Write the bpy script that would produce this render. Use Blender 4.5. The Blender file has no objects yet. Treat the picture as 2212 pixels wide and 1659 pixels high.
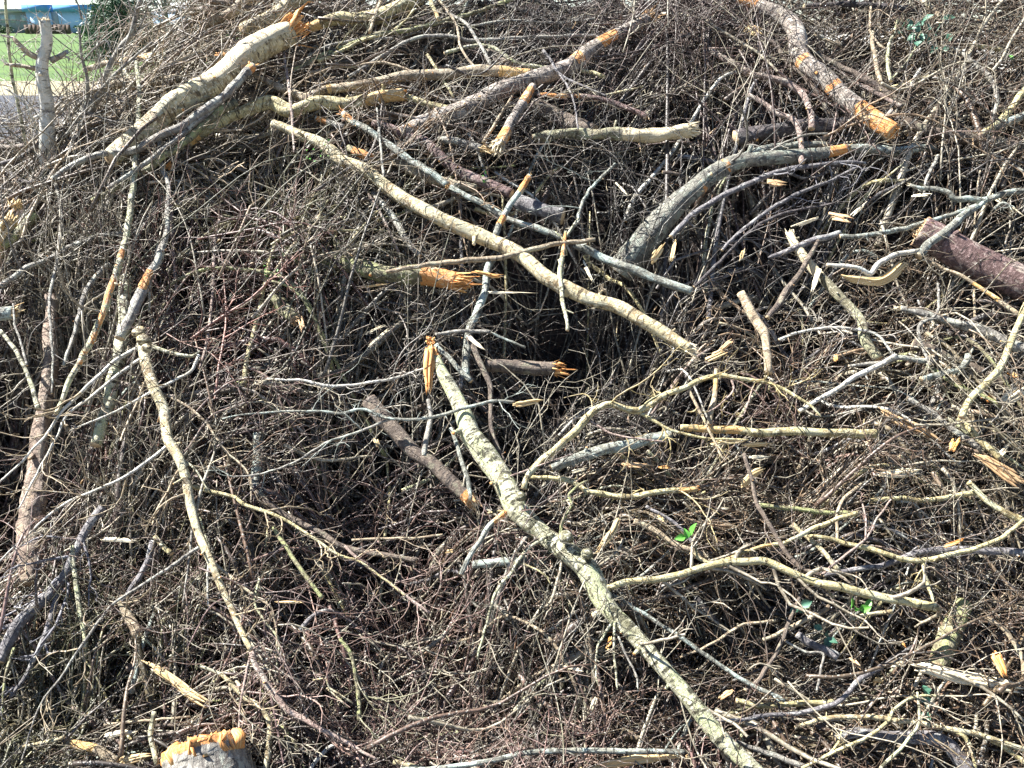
import bpy, math, random
import numpy as np
from mathutils import Vector

random.seed(7)
rng = np.random.default_rng(11)
S = bpy.context.scene
COL = S.collection
PI = math.pi

# ------------------------------------------------------------------ camera
CAM = np.array((0.0, 0.0, 2.1))
PITCH = math.radians(22.4)
VW, VH = 2212.0, 1659.0
FV = 1915.0                                     # focal length in the units of a 2212 px wide view
cd = bpy.data.cameras.new('camera')
cam = bpy.data.objects.new('camera', cd)
COL.objects.link(cam)
cam.location = CAM
cam.rotation_euler = (PI / 2 - PITCH, 0, 0)
cd.sensor_width = 36
cd.lens = 36 * FV / VW
cd.clip_start = 0.05
cd.clip_end = 3000
S.camera = cam

# ------------------------------------------------------------------ daylight
SUN_EL, SUN_AZ = 50.0, -72.0                     # azimuth measured from +Y (away from the camera) towards +X
w = bpy.data.worlds.new('World')
S.world = w
w.use_nodes = True
nt = w.node_tree
nt.nodes.clear()
sky = nt.nodes.new('ShaderNodeTexSky')
sky.sky_type = 'NISHITA'
sky.sun_disc = False
sky.sun_elevation = math.radians(SUN_EL)
sky.sun_rotation = math.radians(SUN_AZ)
sky.air_density = 0.7
sky.dust_density = 0.15
sky.ozone_density = 1.5
bg = nt.nodes.new('ShaderNodeBackground')
bg.inputs['Strength'].default_value = 0.055
wo = nt.nodes.new('ShaderNodeOutputWorld')
nt.links.new(sky.outputs[0], bg.inputs['Color'])
nt.links.new(bg.outputs[0], wo.inputs['Surface'])
sl = bpy.data.lights.new('sun', 'SUN')
sl.energy = 5.0
sl.angle = math.radians(0.5)
sl.color = (1.0, 0.965, 0.91)
so = bpy.data.objects.new('sun', sl)
COL.objects.link(so)
e, a = math.radians(SUN_EL), math.radians(SUN_AZ)
sd = Vector((math.sin(a) * math.cos(e), math.cos(a) * math.cos(e), math.sin(e)))
so.rotation_euler = sd.to_track_quat('Z', 'Y').to_euler()
so.location = (0, 0, 20)
S.view_settings.view_transform = 'Standard'
S.view_settings.look = 'None'
S.view_settings.gamma = 1.0
S.view_settings.exposure = 1.95
S.cycles.max_bounces = 6
S.cycles.diffuse_bounces = 3

# ------------------------------------------------------------------ shape of the pile
CX = [-6, -4.2, -2.9, -2.35, -1.75, -1.25, 1.3, 1.9, 2.6, 4.5, 6]
CZ = [1.1, 1.22, 1.30, 1.48, 2.02, 2.46, 2.56, 2.30, 2.19, 2.13, 1.8]
SLOPE, TOE = 0.74, 1.95


def pile(x, y):
    """smooth top of the heap"""
    f = (y - TOE) * SLOPE
    c = np.interp(x, CX, CZ)
    k = 0.12
    h = np.clip(0.5 + 0.5 * (c - f) / k, 0, 1)
    z = c * (1 - h) + f * h - k * h * (1 - h)
    z = z - np.clip(y - 5.9, 0, None) * 0.8
    z = z - np.clip(np.abs(x) - 4.6, 0, None) * 0.9
    return np.maximum(z, 0.0)


DX, DY = FV, 0
cp, sp = math.cos(PITCH), math.sin(PITCH)


def rays(px, py):
    u = (np.asarray(px, float) - VW / 2) / FV
    v = -(np.asarray(py, float) - VH / 2) / FV
    d = np.stack([u, cp + v * sp, -sp + v * cp], -1)
    return d / np.linalg.norm(d, axis=-1, keepdims=True)


def at(px, py, lift=0.0):
    """where the line of sight through a point of the view meets the heap, raised by lift metres"""
    d = rays(px, py)
    ts = np.arange(1.6, 7.2, 0.02)
    X = d[..., 0, None] * ts
    Y = d[..., 1, None] * ts
    Z = CAM[2] + d[..., 2, None] * ts
    g = Z - pile(X, Y)
    hit = (g < 0) & (Y < 5.6)
    any_ = hit.any(-1)
    i = np.argmax(hit, -1)
    i0 = np.clip(i - 1, 0, None)
    g1 = np.take_along_axis(g, i[..., None], -1)[..., 0]
    g0 = np.take_along_axis(g, i0[..., None], -1)[..., 0]
    t = ts[i] - 0.02 * np.where(g0 > g1, g1 / np.minimum(g1 - g0, -1e-9), 0)
    # a miss (things that stand clear of the crest) keeps a distance just behind it
    t = np.where(any_, t, 5.3 / d[..., 1])
    t = np.minimum(t, 5.3 / d[..., 1])
    t = t - np.asarray(lift)
    return CAM + d * t[..., None]


DENT = []
for px, py, r, dp in ((1100, 820, .22, .25), (1380, 640, .22, .25), (1120, 640, .18, .2), (1700, 560, .3, .22), (1330, 260, .2, .22), (900, 130, .3, .2), (620, 380, .14, .2), (1000, 90, .25, .2), (2000, 480, .2, .2), (700, 1000, .15, .2), (1700, 1180, .2, .15), (1450, 960, .2, .12), (1240, 1080, .15, .2), (15, 930, .30, .50), (1290, 575, .26, .40), (1060, 950, .20, .25), (1000, 640, .15, .15),
                      (560, 400, .2, .2), (1180, 520, .18, .25), (1560, 480, .25, .2), (1250, 700, .3, .2),
                      (1900, 620, .25, .2), (800, 1090, .22, .2), (1700, 990, .2, .15), (330, 1540, .2, .15),
                      (1760, 1400, .22, .2), (1520, 880, .25, .15), (760, 820, .22, .2), (60, 700, .2, .2)):
    p = at(px, py)
    DENT.append((p[0], p[1], r, dp))
_r = np.random.default_rng(5)
for _ in range(26):
    p = at(_r.uniform(60, 2150), _r.uniform(150, 1600))
    DENT.append((p[0], p[1], _r.uniform(.10, .22), _r.uniform(.15, .36)))


def heap(x, y):
    """the lumpy top the brush follows"""
    z = pile(x, y)
    m = np.clip(z / 0.3, 0, 1)
    b = (0.045 * np.sin(2.3 * x + 1.1) * np.sin(2.9 * y + 0.4) + 0.035 * np.sin(5.1 * x - 2.0 * y)
         + 0.028 * np.sin(7.7 * y + 3.1 * x + 2) + 0.02 * np.sin(12.3 * x + 1.7) * np.sin(10.7 * y))
    for dx, dy, r, dp in DENT:
        b = b - dp * np.exp(-((x - dx) ** 2 + (y - dy) ** 2) / (r * r))
    return z + b * m


# ------------------------------------------------------------------ materials
def nodes(name):
    m = bpy.data.materials.new(name)
    m.use_nodes = True
    return m, m.node_tree, m.node_tree.nodes['Principled BSDF']


def N(t, typ, **kw):
    n = t.nodes.new(typ)
    for k, v in kw.items():
        if k.startswith('_'):
            setattr(n, k[1:], v)
        else:
            n.inputs[k.replace('__', ' ')].default_value = v
    return n


def mixc(t, fac, a, b, mode='MIX'):
    n = t.nodes.new('ShaderNodeMix')
    n.data_type = 'RGBA'
    n.blend_type = mode
    for i, v in ((0, fac), (6, a), (7, b)):
        if hasattr(v, 'links') or hasattr(v, 'is_linked'):
            t.links.new(v, n.inputs[i])
        elif isinstance(v, (int, float)):
            n.inputs[i].default_value = v
        else:
            n.inputs[i].default_value = (*v, 1)
    return n.outputs[2]


def ramp(t, src, lo, hi):
    n = t.nodes.new('ShaderNodeMapRange')
    n.interpolation_type = 'SMOOTHSTEP'
    n.inputs[1].default_value = lo
    n.inputs[2].default_value = hi
    t.links.new(src, n.inputs[0])
    return n.outputs[0]


def noise(t, co, scale, detail=4, rough=0.6, stretch=None):
    if stretch:
        mp = t.nodes.new('ShaderNodeVectorMath')
        mp.operation = 'MULTIPLY'
        t.links.new(co, mp.inputs[0])
        mp.inputs[1].default_value = stretch
        co = mp.outputs[0]
    n = t.nodes.new('ShaderNodeTexNoise')
    n.inputs['Scale'].default_value = scale
    n.inputs['Detail'].default_value = detail
    n.inputs['Roughness'].default_value = rough
    t.links.new(co, n.inputs['Vector'])
    return n.outputs['Fac']


def bark(name, base, dark, pale, lichen, amount=0.5, band=0.5, bare=((.62, .22, .045), (.75, .42, .13)), rough=0.6):
    """bark in the branch's own coordinates (round, round, along): mottling, lenticel bands, lichen, torn-off strips"""
    m, t, p = nodes(name)
    at_ = t.nodes.new('ShaderNodeAttribute')
    at_.attribute_name = 'bark_co'
    co = at_.outputs['Vector']
    n1 = noise(t, co, 17, 6, 0.72)
    n2 = noise(t, co, 60, 4, 0.7)
    n3 = noise(t, co, 1.0, 5, 0.72, (17, 17, 75))
    n4 = noise(t, co, 21, 5, 0.75, (1, 1, 0.6))
    n5 = noise(t, co, 1.0, 4, 0.7, (300, 300, 22))
    n6 = noise(t, co, 2.6, 3, 0.6)
    c = mixc(t, ramp(t, n1, .38, .58), dark, base)
    c = mixc(t, ramp(t, n6, .50, .62), c, tuple(x * .62 for x in base))
    c = mixc(t, ramp(t, n2, .52, .64), c, pale)
    b = ramp(t, n3, .51 + .08 * (1 - band), .57 + .08 * (1 - band))
    c = mixc(t, b, c, tuple(x * .38 for x in dark))
    c = mixc(t, ramp(t, n4, .60 - .13 * amount, .64 - .11 * amount), c, lichen)
    ba = t.nodes.new('ShaderNodeAttribute')
    ba.attribute_name = 'bare'
    ad = t.nodes.new('ShaderNodeMath')
    ad.operation = 'MULTIPLY_ADD'
    t.links.new(n1, ad.inputs[0])
    ad.inputs[1].default_value = 2.0
    t.links.new(ba.outputs['Fac'], ad.inputs[2])
    msk = ramp(t, ad.outputs[0], 1.84, 1.92)
    wood = mixc(t, ramp(t, n5, .35, .65), bare[0], bare[1])
    wood = mixc(t, ramp(t, n4, .50, .66), wood, (.74, .62, .40))
    wood = mixc(t, ramp(t, n2, .60, .68), wood, tuple(x * .5 for x in bare[0]))
    c = mixc(t, msk, c, wood)
    t.links.new(c, p.inputs['Base Color'])
    p.inputs['Roughness'].default_value = rough
    p.inputs['Specular IOR Level'].default_value = 0.5
    bsum = t.nodes.new('ShaderNodeMath')
    bsum.operation = 'ADD'
    t.links.new(n2, bsum.inputs[0])
    t.links.new(n5, bsum.inputs[1])
    bp = N(t, 'ShaderNodeBump', Strength=0.8, Distance=0.010)
    t.links.new(bsum.outputs[0], bp.inputs['Height'])
    t.links.new(bp.outputs[0], p.inputs['Normal'])
    return m


def wood(name, a, b, c_dark):
    m, t, p = nodes(name)
    tc = t.nodes.new('ShaderNodeAttribute')
    tc.attribute_name = 'bark_co'
    n1 = noise(t, tc.outputs['Vector'], 1, 4, .7, (260, 260, 16))
    n2 = noise(t, tc.outputs['Vector'], 22, 3, .6)
    c = mixc(t, ramp(t, n1, .38, .62), a, b)
    c = mixc(t, ramp(t, n2, .58, .70), c, c_dark)
    t.links.new(c, p.inputs['Base Color'])
    p.inputs['Roughness'].default_value = .7
    bp = N(t, 'ShaderNodeBump', Strength=0.6, Distance=0.004)
    t.links.new(n1, bp.inputs['Height'])
    t.links.new(bp.outputs[0], p.inputs['Normal'])
    return m


OR = ((.62, .19, .035), (.74, .42, .15))
PA = ((.60, .48, .28), (.74, .66, .47))
GO = ((.58, .33, .10), (.72, .50, .22))
M = {
    'cream': bark('birch_bark_cream', (.66, .57, .33), (.25, .18, .09), (.78, .72, .52), (.46, .44, .31), .6, .8, OR),
    'cream2': bark('birch_bark_peeled', (.70, .60, .35), (.28, .20, .10), (.80, .74, .55), (.42, .40, .28), .55, .7, PA),
    'moss2': bark('bark_green_frayed', (.28, .25, .15), (.13, .11, .07), (.42, .39, .28), (.36, .36, .22), .6, .4, PA),
    'birch': bark('birch_bark_grey', (.58, .56, .38), (.15, .14, .075), (.78, .76, .62), (.48, .50, .29), .6, 1.0, OR),
    'white': bark('birch_bark_white', (.70, .68, .60), (.42, .39, .31), (.80, .78, .73), (.55, .58, .53), .4, .4, OR),
    'moss': bark('bark_green_grey', (.24, .22, .12), (.12, .10, .06), (.36, .34, .22), (.32, .34, .15), .8, .5, OR),
    'yellow': bark('bark_yellow', (.62, .54, .27), (.22, .17, .08), (.74, .68, .44), (.50, .49, .32), .45, .5, GO),
    'grey': bark('bark_grey', (.30, .28, .24), (.14, .125, .11), (.48, .46, .40), (.42, .43, .36), .5, .4, OR),
    'ash': bark('bark_ash_grey', (.19, .185, .15), (.09, .085, .075), (.34, .33, .27), (.30, .33, .27), .6, .5, OR),
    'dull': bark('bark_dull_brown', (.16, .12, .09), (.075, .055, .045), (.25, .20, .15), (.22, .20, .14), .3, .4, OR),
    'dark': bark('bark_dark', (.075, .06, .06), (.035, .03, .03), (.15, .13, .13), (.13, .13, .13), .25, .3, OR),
    'red': bark('bark_red_brown', (.20, .12, .11), (.09, .055, .05), (.33, .23, .215), (.34, .28, .24), .4, .6, OR),
    'cherry': bark('bark_cherry', (.40, .34, .285), (.19, .15, .125), (.54, .48, .42), (.44, .41, .36), .35, 1.0, OR),
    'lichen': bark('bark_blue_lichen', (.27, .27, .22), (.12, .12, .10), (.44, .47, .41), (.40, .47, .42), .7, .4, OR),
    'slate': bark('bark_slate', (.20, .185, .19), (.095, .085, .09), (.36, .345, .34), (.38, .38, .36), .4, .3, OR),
    'tan': bark('bark_tan', (.44, .35, .23), (.22, .16, .10), (.60, .51, .37), (.42, .39, .27), .3, .4, GO),
    'pink': bark('bark_pinkish', (.40, .30, .25), (.20, .13, .11), (.54, .45, .39), (.42, .38, .32), .3, .4, OR),
    'peel': bark('bark_flaking_brown', (.30, .22, .165), (.14, .095, .07), (.46, .37, .28), (.34, .27, .19), .5, .5, ((.36, .24, .15), (.48, .36, .25))),
    'cutface': wood('weathered_cut_face', (.42, .31, .18), (.54, .42, .27), (.20, .13, .08)),
    'gold': wood('bare_wood_golden', (.56, .37, .16), (.70, .56, .32), (.32, .19, .09)),
    'orange': wood('bare_wood_orange', (.64, .23, .045), (.74, .47, .19), (.36, .12, .04)),
    'pale': wood('bare_wood_pale', (.68, .57, .37), (.78, .71, .54), (.40, .31, .19)),
    'chip': wood('bare_wood_brown', (.42, .25, .12), (.55, .38, .21), (.22, .12, .06)),
}


def twig_mat():
    m, t, p = nodes('twig_bark')
    at_ = t.nodes.new('ShaderNodeAttribute')
    at_.attribute_name = 'tint'
    g = t.nodes.new('ShaderNodeNewGeometry')
    n = noise(t, g.outputs['Position'], 55, 3, .7)
    n2 = noise(t, g.outputs['Position'], 150, 2, .6)
    c = mixc(t, ramp(t, n, .35, .68), mixc(t, 1.0, at_.outputs['Color'], (.40, .37, .36), 'MULTIPLY'), at_.outputs['Color'])
    c = mixc(t, ramp(t, n2, .60, .68), c, (.42, .42, .37))
    t.links.new(c, p.inputs['Base Color'])
    p.inputs['Roughness'].default_value = .5
    p.inputs['Specular IOR Level'].default_value = .55
    return m


TWIG = twig_mat()


# ------------------------------------------------------------------ mesh helpers
def mesh_obj(name, V, F, mats, parent=None, attrs=None, smooth=True, midx=None):
    """V (n,3); F a list of int arrays, one per polygon size"""
    me = bpy.data.meshes.new(name)
    V = np.ascontiguousarray(V, dtype=np.float32)
    loops = np.concatenate([f.ravel() for f in F]).astype(np.int32)
    sizes = np.concatenate([np.full(len(f), f.shape[1]) for f in F]).astype(np.int32)
    starts = np.concatenate([[0], np.cumsum(sizes)[:-1]]).astype(np.int32)
    me.vertices.add(len(V))
    me.vertices.foreach_set('co', V.ravel())
    me.loops.add(len(loops))
    me.loops.foreach_set('vertex_index', loops)
    me.polygons.add(len(sizes))
    me.polygons.foreach_set('loop_start', starts)
    me.polygons.foreach_set('loop_total', sizes)
    if midx is not None:
        me.polygons.foreach_set('material_index', np.asarray(midx, np.int32))
    me.update(calc_edges=True)
    if smooth:
        me.polygons.foreach_set('use_smooth', np.ones(len(sizes), bool))
    for k, (typ, arr) in (attrs or {}).items():
        at_ = me.attributes.new(k, typ, 'POINT')
        key = {'FLOAT': 'value', 'FLOAT_VECTOR': 'vector', 'FLOAT_COLOR': 'color'}[typ]
        at_.data.foreach_set(key, np.ascontiguousarray(arr, np.float32).ravel())
    for m in (mats if isinstance(mats, (list, tuple)) else [mats]):
        me.materials.append(m)
    o = bpy.data.objects.new(name, me)
    COL.objects.link(o)
    if parent is not None:
        o.parent = parent
    return o


def tag(o, label=None, cat=None, group=None, kind=None):
    for k, v in (('label', label), ('category', cat), ('group', group), ('kind', kind)):
        if v:
            o[k] = v
    return o


def frames(P):
    T = np.gradient(P, axis=-2)
    T /= np.linalg.norm(T, axis=-1, keepdims=True) + 1e-12
    mean = P[..., -1, :] - P[..., 0, :]
    ref = np.zeros_like(mean)
    k = np.argmin(np.abs(mean), -1)
    np.put_along_axis(ref, k[..., None], 1.0, -1)
    A = np.cross(T, ref[..., None, :])
    A /= np.linalg.norm(A, axis=-1, keepdims=True) + 1e-12
    B = np.cross(T, A)
    return T, A, B


def many_tubes(P, R, sides, colour, closed=False):
    """P (n,k,3), R (n,k), colour (n,3) -> arrays of one mesh"""
    if closed:                                             # ends closed by a shallow point
        T, _, _ = frames(P)
        P = np.concatenate([P[:, :1] - T[:, :1] * R[:, :1, None] * .3, P, P[:, -1:] + T[:, -1:] * R[:, -1:, None] * .3], 1)
        R = np.concatenate([R[:, :1] * .02, R, R[:, -1:] * .02], 1)
    n, k, _ = P.shape
    T, A, B = frames(P)
    th = np.arange(sides) * 2 * PI / sides
    V = P[:, :, None, :] + R[:, :, None, None] * (np.cos(th)[None, None, :, None] * A[:, :, None, :]
                                                  + np.sin(th)[None, None, :, None] * B[:, :, None, :])
    V = V.reshape(-1, 3)
    i = np.arange(k - 1)[:, None] * sides + np.arange(sides)[None, :]
    j = np.arange(k - 1)[:, None] * sides + (np.arange(sides)[None, :] + 1) % sides
    q = np.stack([i, j, j + sides, i + sides], -1).reshape(-1, 4)
    F = (q[None] + (np.arange(n) * k * sides)[:, None, None]).reshape(-1, 4)
    C = np.repeat(colour, k * sides, axis=0)
    C = np.concatenate([C, np.ones((len(C), 1))], 1)
    return V, F, C


class Bag:
    def __init__(s):
        s.V, s.F, s.C, s.n = [], [], [], 0

    def add(s, V, F, C):
        s.V.append(V); s.F.append(F + s.n); s.C.append(C); s.n += len(V)

    def build(s, name, parent=None):
        return mesh_obj(name, np.concatenate(s.V), [np.concatenate(s.F)], TWIG, parent,
                        {'tint': ('FLOAT_COLOR', np.concatenate(s.C))})


def offshoots(P, R, C, per, lf, K, rf, lo=.15, hi=.95, ang=(25, 70), kink=.35, rmin=.001, lmin=.03, lmax=.6):
    """side twigs for a batch of tubes: lf length range as a share of the parent, rf radius share"""
    n, k, _ = P.shape
    idx = np.repeat(np.arange(n), per)
    m = len(idx)
    t = rng.uniform(lo, hi, m) * (k - 1)
    i = np.minimum(t.astype(int), k - 2)
    f = (t - i)[:, None]
    start = P[idx, i] * (1 - f) + P[idx, i + 1] * f
    d = P[idx, i + 1] - P[idx, i]
    d /= np.linalg.norm(d, axis=1, keepdims=True) + 1e-9
    plen = np.linalg.norm(np.diff(P, axis=1), axis=2).sum(1)[idx]
    q = rng.normal(size=(m, 3)) * np.array([1, .75, .75])
    q -= (q * d).sum(1, keepdims=True) * d
    q /= np.linalg.norm(q, axis=1, keepdims=True) + 1e-9
    an = np.radians(rng.uniform(*ang, m))[:, None]
    d = d * np.cos(an) + q * np.sin(an)
    L = np.clip(plen * rng.uniform(*lf, m), lmin, lmax)
    Q = np.empty((m, K, 3))
    Q[:, 0] = start
    st = (L / (K - 1))[:, None]
    cur = rng.normal(size=(m, 3)) * .12
    for s in range(1, K):
        Q[:, s] = Q[:, s - 1] + d * st
        d = d + cur + rng.normal(size=(m, 3)) * kink
        d /= np.linalg.norm(d, axis=1, keepdims=True)
    r0 = R[idx, i] * rng.uniform(*rf, m)
    r0 = np.maximum(r0, rmin)
    RR = r0[:, None] * np.linspace(1, .45, K)[None, :]
    CC = C[idx] * rng.uniform(.85, 1.15, (m, 1))
    return Q, RR, CC


def spline(pts, step):
    """Catmull-Rom through the points, resampled every step"""
    P = np.asarray(pts, float)
    if len(P) == 2:
        P = np.array([P[0], (P[0] + P[1]) / 2, P[1]])
    Q = np.concatenate([[2 * P[0] - P[1]], P, [2 * P[-1] - P[-2]]])
    out = []
    for i in range(1, len(Q) - 2):
        p0, p1, p2, p3 = Q[i - 1:i + 3]
        n = max(2, int(np.linalg.norm((p2 - p1)[:2]) / step))
        t = np.arange(n)[:, None] / n
        out.append(.5 * (2 * p1 + (p2 - p0) * t + (2 * p0 - 5 * p1 + 4 * p2 - p3) * t ** 2 + (3 * p1 - p0 - 3 * p2 + p3) * t ** 3))
    out.append(P[-1:])
    return np.concatenate(out)


def one_tube(P, R, sides=14, rough=.06, bare=(), caps=(1, 1), seed=0, shag=0, taper=0):
    """one thick branch with a bumpy outline and its own bark coordinates"""
    r = np.random.default_rng(seed)
    k = len(P)
    T, A, B = frames(P)
    th = np.arange(sides) * 2 * PI / sides
    seg = np.linalg.norm(np.diff(P, axis=0), axis=1)
    s = np.concatenate([[0], np.cumsum(seg)])
    L = s[-1]
    bump = np.zeros((k, sides))
    rm = R.mean()
    for _ in range(7):
        fs = r.uniform(.15, 1.1) / max(rm * 2, .006)
        bump += r.uniform(.4, 1) * np.sin(s[:, None] * fs * 2 + r.uniform(0, 6.3) + r.integers(1, 4) * th[None, :])
    bump = bump / 2.4 * rough + r.normal(size=(k, sides)) * rough * .25
    for _ in range(int(L / .22)):                          # knots
        c0, a0 = r.uniform(0, L), r.uniform(0, 2 * PI)
        dd = np.abs((th[None] - a0 + PI) % (2 * PI) - PI)
        bump += r.uniform(.10, .24) * min(1, .022 / rm) * np.exp(-((s[:, None] - c0) / (min(rm, .03) * 1.0 + .004)) ** 2 - (dd / .45) ** 2)
    Rr = R[:, None] * (1 + bump)
    V = P[:, None] + Rr[..., None] * (np.cos(th)[None, :, None] * A[:, None] + np.sin(th)[None, :, None] * B[:, None])
    co = np.stack([np.cos(th)[None] * R[:, None], np.sin(th)[None] * R[:, None], np.repeat(s[:, None], sides, 1)], -1)
    off = r.uniform(0, 30, 3)
    co = co + off
    bv = np.zeros((k, sides))
    for b in bare:
        t0, t1 = b[0] * L, b[1] * L
        st = (b[2] if len(b) > 2 else 1.0) * 1.22
        e = max(.012, (t1 - t0) * .12)
        m_ = 1 / (1 + np.exp(-(s - t0) / e * 4)) * 1 / (1 + np.exp((s - t1) / e * 4))
        fc = np.ones((k, sides))
        if len(b) > 3:                                     # only the side that looks this way
            vd = np.array(b[3], float)
            vd /= np.linalg.norm(vd)
            nn = V - P[:, None]
            nn /= np.linalg.norm(nn, axis=-1, keepdims=True)
            fc = np.clip((nn @ vd) * 1.6 + .3, 0, 1)
        bv = np.maximum(bv, m_[:, None] * st * fc)
    V, co, bv = V.reshape(-1, 3), co.reshape(-1, 3), bv.ravel()
    i = np.arange(k - 1)[:, None] * sides + np.arange(sides)[None, :]
    j = np.arange(k - 1)[:, None] * sides + (np.arange(sides)[None, :] + 1) % sides
    q = np.stack([i, j, j + sides, i + sides], -1).reshape(-1, 4)
    mi = [0] * len(q)
    tri = []
    extra, eco = [], []
    for c, ring, sg in ((caps[0], 0, -1), (caps[1], k - 1, 1)):
        ci = len(V) + len(extra)
        extra.append(P[ring] + T[ring] * sg * R[ring] * (.10 if c else .5))
        eco.append(off + np.array([0, 0, s[ring]]))
        b0 = ring * sides
        for m_ in range(sides):
            a_, b_ = b0 + m_, b0 + (m_ + 1) % sides
            tri.append((a_, b_, ci) if sg > 0 else (b_, a_, ci))
            mi.append(1 if c else 0)
    V = np.concatenate([V, extra]); co = np.concatenate([co, eco]); bv = np.concatenate([bv, np.zeros(2)])
    return V, [q, np.array(tri)], {'bark_co': ('FLOAT_VECTOR', co), 'bare': ('FLOAT', bv)}, mi


def spikes(p, d, r, length, n, seed, spread=.25, flat=1.0):
    """a torn end: long uneven slivers of wood standing out of the break"""
    rr = np.random.default_rng(seed)
    d = np.asarray(d, float); d /= np.linalg.norm(d)
    ref = np.array((0, 0, 1.0)) if abs(d[2]) < .8 else np.array((1.0, 0, 0))
    a = np.cross(d, ref); a /= np.linalg.norm(a)
    b = np.cross(d, a)
    V, F, co = [], [], []
    n = int(n * 2.6)
    for i in range(n):
        an, ra = rr.uniform(0, 2 * PI), math.sqrt(rr.uniform(0, 1)) * r * .85
        c = p - d * r * .5 + a * math.cos(an) * ra + b * math.sin(an) * ra * flat
        ax = d + (a * rr.normal() + b * rr.normal()) * spread
        ax /= np.linalg.norm(ax)
        ln = length * (.1 + .75 * rr.random() ** 1.8) * (1 if rr.random() > .1 else 1.7)
        w1, w2 = r * rr.uniform(.07, .34), r * rr.uniform(.02, .06)
        tw = rr.uniform(0, PI)
        e1 = a * math.cos(tw) + b * math.sin(tw)
        e2 = -a * math.sin(tw) + b * math.cos(tw)
        base = len(V)
        o3 = rr.uniform(0, 9, 3)
        for s, sc in ((0, 1), (.55, rr.uniform(.5, 1)), (.85, rr.uniform(.2, .7)), (1, .06)):
            q = c + ax * (ln + r * .5) * s + (e1 * rr.normal() + e2 * rr.normal() * .4) * w1 * .3
            for x, y in ((-1, -1), (1, -1), (1, 1), (-1, 1)):
                V.append(q + e1 * x * w1 * sc + e2 * y * w2 * sc)
                co.append(o3 + np.array((x * w1, y * w2, s * ln)))
        for s in range(3):
            for m_ in range(4):
                F.append((base + s * 4 + m_, base + s * 4 + (m_ + 1) % 4, base + s * 4 + 4 + (m_ + 1) % 4, base + s * 4 + 4 + m_))
        F.append((base + 12, base + 13, base + 14, base + 15))
        F.append((base + 3, base + 2, base + 1, base))
    return np.array(V), [np.array(F)], {'bark_co': ('FLOAT_VECTOR', np.array(co))}


def slivers(Q, R, seed):
    """a torn slab of wood: flat fibres side by side, each ending where it broke"""
    r_ = np.random.default_rng(seed)
    T, _, _ = frames(Q)
    k = len(Q)
    m_n = 4 if R.max() < .012 else 7
    V, co, F = [], [], []
    vw = Q - CAM
    vw /= np.linalg.norm(vw, axis=1, keepdims=True)
    tw = r_.uniform(-.5, .5)
    S1 = np.cross(T, vw); S1 /= np.linalg.norm(S1, axis=1, keepdims=True)
    S2 = np.cross(S1, T)
    A = S1 * math.cos(tw) + S2 * math.sin(tw); B = -S1 * math.sin(tw) + S2 * math.cos(tw)
    for sv in range(m_n):
        cx = (sv + .5) / m_n * 2 - 1
        lo_, hi_ = r_.uniform(0, .14) + .1 * abs(cx), 1 - r_.uniform(0, .2) - .1 * abs(cx)
        nn = max(8, k // 2)
        u = np.linspace(lo_, hi_, nn) * (k - 1)
        ip = lambda X_: np.stack([np.interp(u, np.arange(k), X_[:, c]) for c in range(3)], 1)
        q, a_, b_, rr_ = ip(Q), ip(A), ip(B), np.interp(u, np.arange(k), R)
        hw = rr_ / m_n * r_.uniform(1.4, 2.3)
        e_ = np.ones(nn); e_[0] = .3; e_[-1] = .08; e_[-2] = .6
        hw = hw * e_ * r_.uniform(.8, 1.2, nn)
        th_ = rr_ * r_.uniform(.18, .4) * e_
        wob = np.cumsum(r_.normal(size=nn)) * .03
        c = q + a_ * (rr_ * (cx + wob))[:, None] + b_ * (rr_ * r_.uniform(-.3, .3) + rr_ * .35 * cx * cx)[:, None]
        b0 = len(V)
        for i in range(nn):
            for x, y in ((-1, -1), (1, -1), (1, 1), (-1, 1)):
                V.append(c[i] + a_[i] * hw[i] * x + b_[i] * th_[i] * y)
                co.append((x * hw[i] + seed + sv, y * th_[i], u[i] * .01))
        F += [(b0 + i * 4 + m_, b0 + i * 4 + (m_ + 1) % 4, b0 + i * 4 + 4 + (m_ + 1) % 4, b0 + i * 4 + 4 + m_) for i in range(nn - 1) for m_ in range(4)]
        e2 = b0 + (nn - 1) * 4
        F += [(b0 + 3, b0 + 2, b0 + 1, b0), (e2, e2 + 1, e2 + 2, e2 + 3)]
    return np.array(V), [np.array(F)], {'bark_co': ('FLOAT_VECTOR', np.array(co))}


def twiglets(P1, R1, C1, P2, R2, C2, per, parent):
    for i in range(len(P1)):
        b = Bag()
        b.add(*many_tubes(P1[i:i + 1], R1[i:i + 1], 5, C1[i:i + 1]))
        s_ = slice(i * per, i * per + per)
        b.add(*many_tubes(P2[s_], R2[s_], 3, C2[s_]))
        b.build('side_twig', parent)


SEED = [100]


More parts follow.
